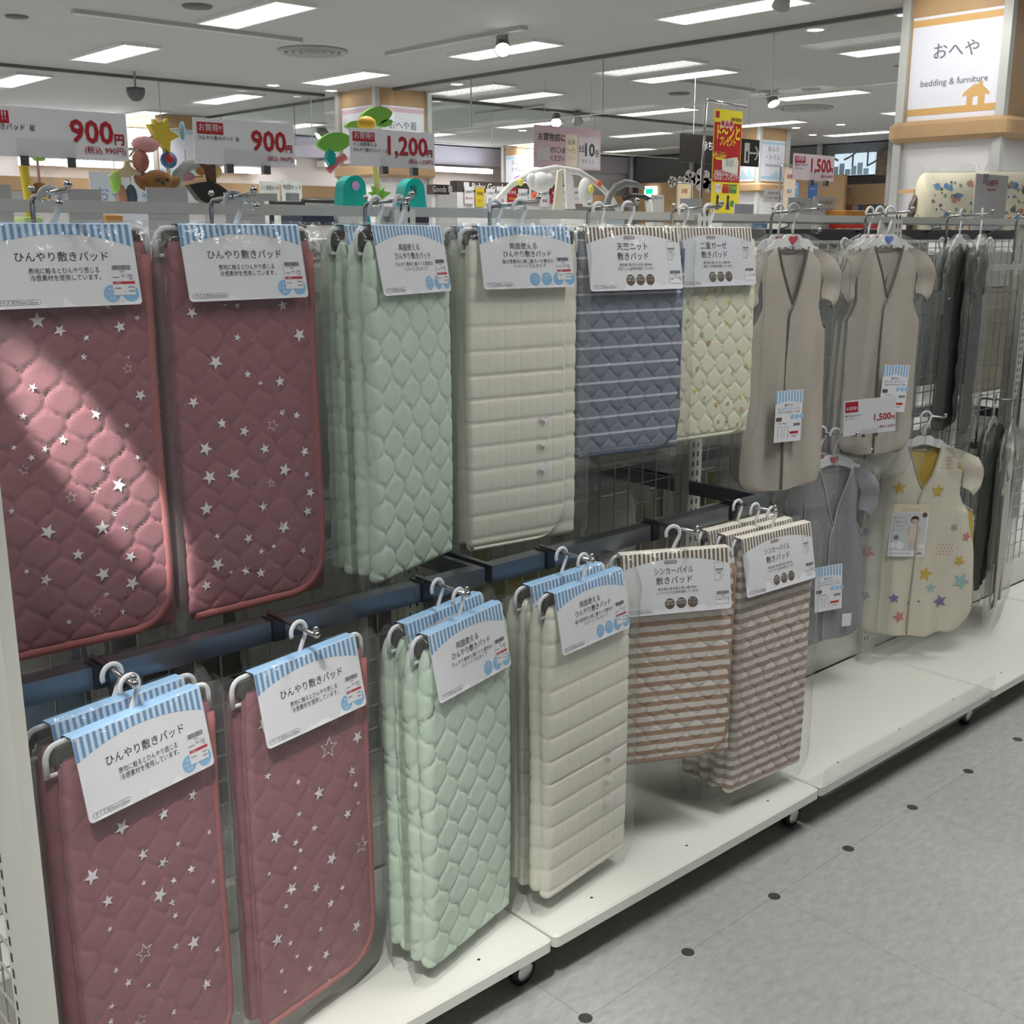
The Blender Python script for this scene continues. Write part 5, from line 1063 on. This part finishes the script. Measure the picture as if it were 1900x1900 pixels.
# bagged printed bedding and wooden chair beside the bedding pillar
M_fab = mat('printed cotton', (.56, .52, .40), .9, bump=.3, bscale=120)
def bundle(u0, u1, v0, v1, y, lab, seed, ang):
    a, d = at(u0, v1, y=y), at(u1, v0, y=y); w, h = (u1-u0)/FPX*float((np.array(a)-CAM)@FB), d.z-ZS; t = thing('bagged_bedding', lab, 'bagged bedding', ((a.x+d.x)/2, y, ZS), ang); rgx = random.Random(seed); mb = MB(); q = lambda x, z: .012*np.sin(9*x+seed)*np.sin(14*z)+.004*np.sin(40*x+30*z)
    pos = lobe(mb, h, .11, 0, h, -w*.46, w*.46, q, M_fab, nx=40, nz=50, seed=seed, topf=.10); cs = [mat('motif charcoal', (.05, .06, .06), .8), mat('motif blue', (.04, .16, .36), .8), mat('motif brick', (.35, .14, .08), .8), mat('motif moss', (.16, .20, .14), .8)]
    for k in range(60):
        x, z, r = rgx.uniform(-w*.42, w*.42), rgx.uniform(.02, h-.05), rgx.choice([.006, .008, .010, .018]) ; n = 7; p = [(x+r*rgx.uniform(.6, 1)*math.cos(2*PI*i/n), z+r*rgx.uniform(.6, 1.2)*math.sin(2*PI*i/n)) for i in range(n)]
        lift(mb, [((x, z), p[i], p[(i+1) % n]) for i in range(n)], pos, cs[1] if r > .012 and k % 2 else cs[k % 4], 1)
    mb.build('folded_cloth', t, True); b = MB(); P = []
    for j in range(24):
        z = -.0+(h+.03)*j/23; row = []
        for i in range(32): a_ = 2*PI*i/32; cx, sx = math.cos(a_), math.sin(a_); row.append((w*.52*math.copysign(abs(cx)**.35, cx)+.004*math.sin(30*z+i), .072*math.copysign(abs(sx)**.45, sx)*(1 if j < 19 else 1-(j-18)*.17)+.005*math.sin(25*z+2*i), z+.006*math.sin(i*1.3)*(j > 15)))
        P.append(row)
    b.grid(P, M_bag2, True).build('plastic_bag', t, True)
bundle(1712, 1806, 322, 402, .95, 'bagged cotton bedding with small prints left of the price card', 3, -.85); bundle(1828, 1912, 320, 404, .85, 'bagged cotton bedding with small prints at the right picture edge', 6, -.85)
t = card_at((1812, 322), (1868, 362), .62, mat('price board grey', (.40, .39, .41), .5), 'price_board', 'grey price board reading 3,480 yen before bagged bedding', 'price board', lines=[('3,480円', .42, .42, M_signred), ('(税込3,828円)', .16, .18, M_signred)]); h_ = at(1812, 322, y=.62).z-at(1812, 362, y=.62).z; MB().box(-.085, -.04, -.002, -.0005, h_*.5, h_*.95, M_inkgrey).build('dark_label', t)
t = thing('wooden_chair', 'wooden high chair with curved leg before the white pillar', 'chair'); MB().slab([(q.x, q.z) for q in px(1.1, (1682, 352), (1720, 351), (1720, 358), (1682, 359))], 1.06, 1.14, mat('chair orange wood', (.58, .34, .14), .5)).build('seat', t); MB().tube(down(px(1.05, (1712, 356), (1701, 366), (1693, 380), (1689, 400)), False), .016, mat('chair dark wood', (.06, .04, .035), .5), 10).build('leg', t, True); MB().slab([(q.x, q.z) for q in px(1.1, (1673, 398), (1730, 398), (1730, 415), (1673, 418))], 1.02, 1.12, mat('chair cream', (.72, .66, .56), .5)).build('tray', t)

# ------------------------------------------------------------------ far shop
M_strip = mat('wall strip light', (.92, .95, 1), emit=7)
for k, (x0, x1, z) in enumerate(((-7, 3.6, 2.52), (4.2, 9.0, 2.52), (9.6, 13.2, 2.52), (-7, 2.4, 2.36), (4.8, 8.4, 2.36))):
    t = thing('wall_strip_light', '%s linear strip light along the far left wall, %s' % (['long', 'middle', 'short', 'lower long', 'lower short'][k], ['upper row at left', 'upper row behind the pillar', 'upper row at right', 'second row at left', 'second row by the pillar'][k]), 'strip light'); MB().box(x0, x1, 14.62, 14.70, z, z+.07, M_strip).build('tube_cover', t); MB().box(x0, x1, 14.70, 14.95, z+.0, z+.09, M_rim).build('housing', t)
t = thing('light_box_sign', 'pale blue lit toilet sign box on the far right wall', 'sign', (17.3, 0, 0)); q0, q1 = at(1548, 326, x=17.2), at(1625, 282, x=17.2); M_lbx = mat('light box face', (.60, .74, .84), .5, emit=.5)
MB().box(-.12, 0, q1.y, q0.y, q0.z, q1.z, M_lbx).build('face', t); b = MB(); write(b, 'トイレ', .40, 0, 0, M_signink); write(b, 'diapering', .14, -.3, -.42, M_signink); o = b.build('lettering', t); o.location = (-.125, (q0.y+q1.y)/2, (q0.z+q1.z)/2-.05); o.rotation_euler.z = -PI/2
b = MB()
for k in range(7): y = q1.y+.12*k+.1; b.box(-.126, -.121, y, y+.10, q0.z, q0.z+.10+.10*((k*5) % 3)/2, M_lblue)
b.build('skyline', t); MB().box(-.1, .1, q1.y-.42, q1.y-.02, q0.z-.02, q1.z+.02, mat('floral column', (.16, .13, .09), .7, var=.9, nscale=9)).build('floral_panel', t)
q0, q1 = at(1195, 366, x=16.9), at(1216, 345, x=16.9); t = thing('exit_sign', 'green and white glowing exit sign on the far wooden wall', 'exit sign', (16.9, 0, 0)); MB().box(0, .06, q1.y, q0.y, q0.z, q1.z, mat('exit white', (.85, .95, .9), emit=1.2)).build('panel', t); m_ = (q0.y+q1.y)/2; MB().box(-.004, 0, m_-.08, m_+.10, q0.z+.06, q1.z-.05, mat('exit green', (.0, .55, .30), emit=.8)).build('green_figure', t)
struct(MB().box(16.98, 17.05, at(1300, 350, x=17).y-3.2, 14.4, 1.3, at(1200, 340, x=17).z, M_wood).build('wall_far_panel'))
M_wht = mat('decal white', (.75, .74, .70), .5)
for k, (u, v, r) in enumerate(((1247, 337, .13), (1262, 335, .10), (1279, 332, .19), (1302, 333, .24), (1316, 344, .16))):
    p = at(u, v, x=16.96); b = MB()
    for j in range(5): a = 2*PI*j/5; b.disc((0, r*.5*math.cos(a), r*.5*math.sin(a)), r*.42, M_wht, 'x', 12, t=.002)
    tag(b.build('flower_decal', None, False, p), 'white flower decal on the far wooden wall, %s from the left' % ORD[k], 'flower decal', 'white flower decals on the far wall')
for k, u in enumerate((1072, 1160, 1272, 1360, 1508, 1640)):
    a = at(u, 300, x=17.0); tag(MB().tube([(17.2, a.y, 1.9), (17.2, a.y, CZ)], .05, M_panel, 8).build('soffit_pole', None, True), 'slim white pole before the dark soffit, %s from the left' % ORD[k], 'pole', 'slim white poles before the grey soffit')
# far wall goods
gc = [(.62, .20, .08), (.30, .42, .20), (.55, .55, .55), (.10, .30, .45), (.55, .40, .42), (.16, .22, .40), (.62, .60, .52), (.50, .10, .08)]
n = 0
for row, v in ((0, 366), (1, 392)):
    for k in range(9):
        u = 1556+k*11.5; p = at(u, v, x=17.99); c = gc[(k*3+row) % 8]; n += 1
        tag(MB().bbox(-.09, .0, -.065, .065, -.13, .11, mat('far goods %d' % ((k*3+row) % 8), c, .6), .02).build('wall_goods', None, False, p), 'small colourful packets hanging on the far right wall', 'packet', 'packets on the far right wall')
for k in range(8):
    p = at(1395+k*5.2, 372+(k % 2)*8, x=17.99); tag(MB().bbox(-.10, .0, -.03, .03, -.13, .13, mat('far goods d%d' % (k % 3), [(.08, .05, .09), (.35, .14, .06), (.25, .10, .12)][k % 3], .6), .02).build('wall_goods', None, False, p), 'dark packets on the shelf below the far bath pillar', 'packet', 'packets below the far bath pillar')
card_at((1418, 350), (1452, 376), 8.0, M_panel, 'shelf_card', 'white card about infant food below the far bath pillar', 'shelf card', lines=[('幼児向け食品', .26, .6, M_ink), ('アレルギー配慮食品', .24, .25, M_ink)])
# aisle with brown fascia and hanging offers
t = thing('aisle_fascia', 'dark brown aisle fascia lettered Baby Goods right of the pillar', 'aisle sign'); a, d = at(848, 335, y=6.5), at(1050, 338, y=6.5); b = MB().box(a.x, d.x, 6.5, 6.6, a.z-.10, a.z, mat('fascia brown', (.07, .052, .045), .5)); write(b, '■ Baby Goods ■', .085, a.x+.38, a.z-.075, M_panel, 6.495, bold=.02); b.build('fascia', t)
MB().box(a.x, d.x, 6.5, 6.95, .0, a.z-.10, M_panel).build('rack', t)
t = thing('aisle_fascia', 'short dark brown fascia lettered Goods beside the central pillar', 'aisle sign'); a2, d2 = at(806, 342, y=5.6), at(834, 343, y=5.6); b = MB().box(a2.x, d2.x, 5.6, 5.7, a2.z-.075, a2.z, mat('fascia brown', (.07, .052, .045), .5)); write(b, 'Goods ■', .065, (a2.x+d2.x)/2, a2.z-.058, M_panel, 5.595, bold=.02, maxw=.2); b.build('fascia', t); MB().box(a2.x+.02, a2.x+.06, 5.62, 5.66, 0, a2.z-.07, M_panel).build('post', t)
oc = [M_panel, mat('offer yellow', (.62, .48, .03), .5), M_panel, M_panel, M_signred, M_panel, M_panel, M_panel, M_signred, M_panel, M_panel, M_panel]
for k in range(12):
    u = 862+k*20; card_at((u, 346+(k % 3)*2), (u+17, 378+(k % 2)*6), 6.485, oc[k], 'offer_card', 'small %s offer card under the brown fascia, %s from the left' % ('yellow' if k == 1 else 'red' if k in (4, 8) else 'white', ORD[k]), 'offer card', lines=[(['2,800円', '特価', '1,980円', '新生児', 'お買得'][k % 5], .22, .62, M_ink if oc[k] is not M_signred else M_panel), (['綿100%', '均一', 'セット', '肌着'][k % 4], .18, .25, M_signred if oc[k] is not M_signred else M_byel)])
tag(MB().slab([(q.x, q.z) for q in px(6.55, (953, 337), (962, 327), (976, 323), (982, 337))], 6.52, 6.58, mat('magenta print', (.50, .02, .28), .5)).build('magenta_sign'), 'magenta sign corner above the brown fascia', 'sign')
q = px(7.6, (945, 314), (975, 334)); t = None
a, d = at(1052, 312, x=16.93), at(1114, 330, x=16.93); tag(MB().box(16.92, 16.98, d.y, a.y, d.z, a.z, M_lbx).box(16.94, 16.96, (a.y+d.y)/2-.05, (a.y+d.y)/2+.05, a.z, CZ, M_rail).build('pale_light_box'), 'pale lit sign box behind the play gym arch', 'sign')
t = thing('wall_poster', 'white poster on the wall below the left far pillar', 'poster', at(232, 372, y=13.0)); b = MB().box(-.45, .45, 0, .03, -.35, .35, mat('poster pale', (.62, .68, .74), .5)); write(b, 'おもちゃ', .2, 0, 0, M_blue, -.004); b.build('sheet', t)
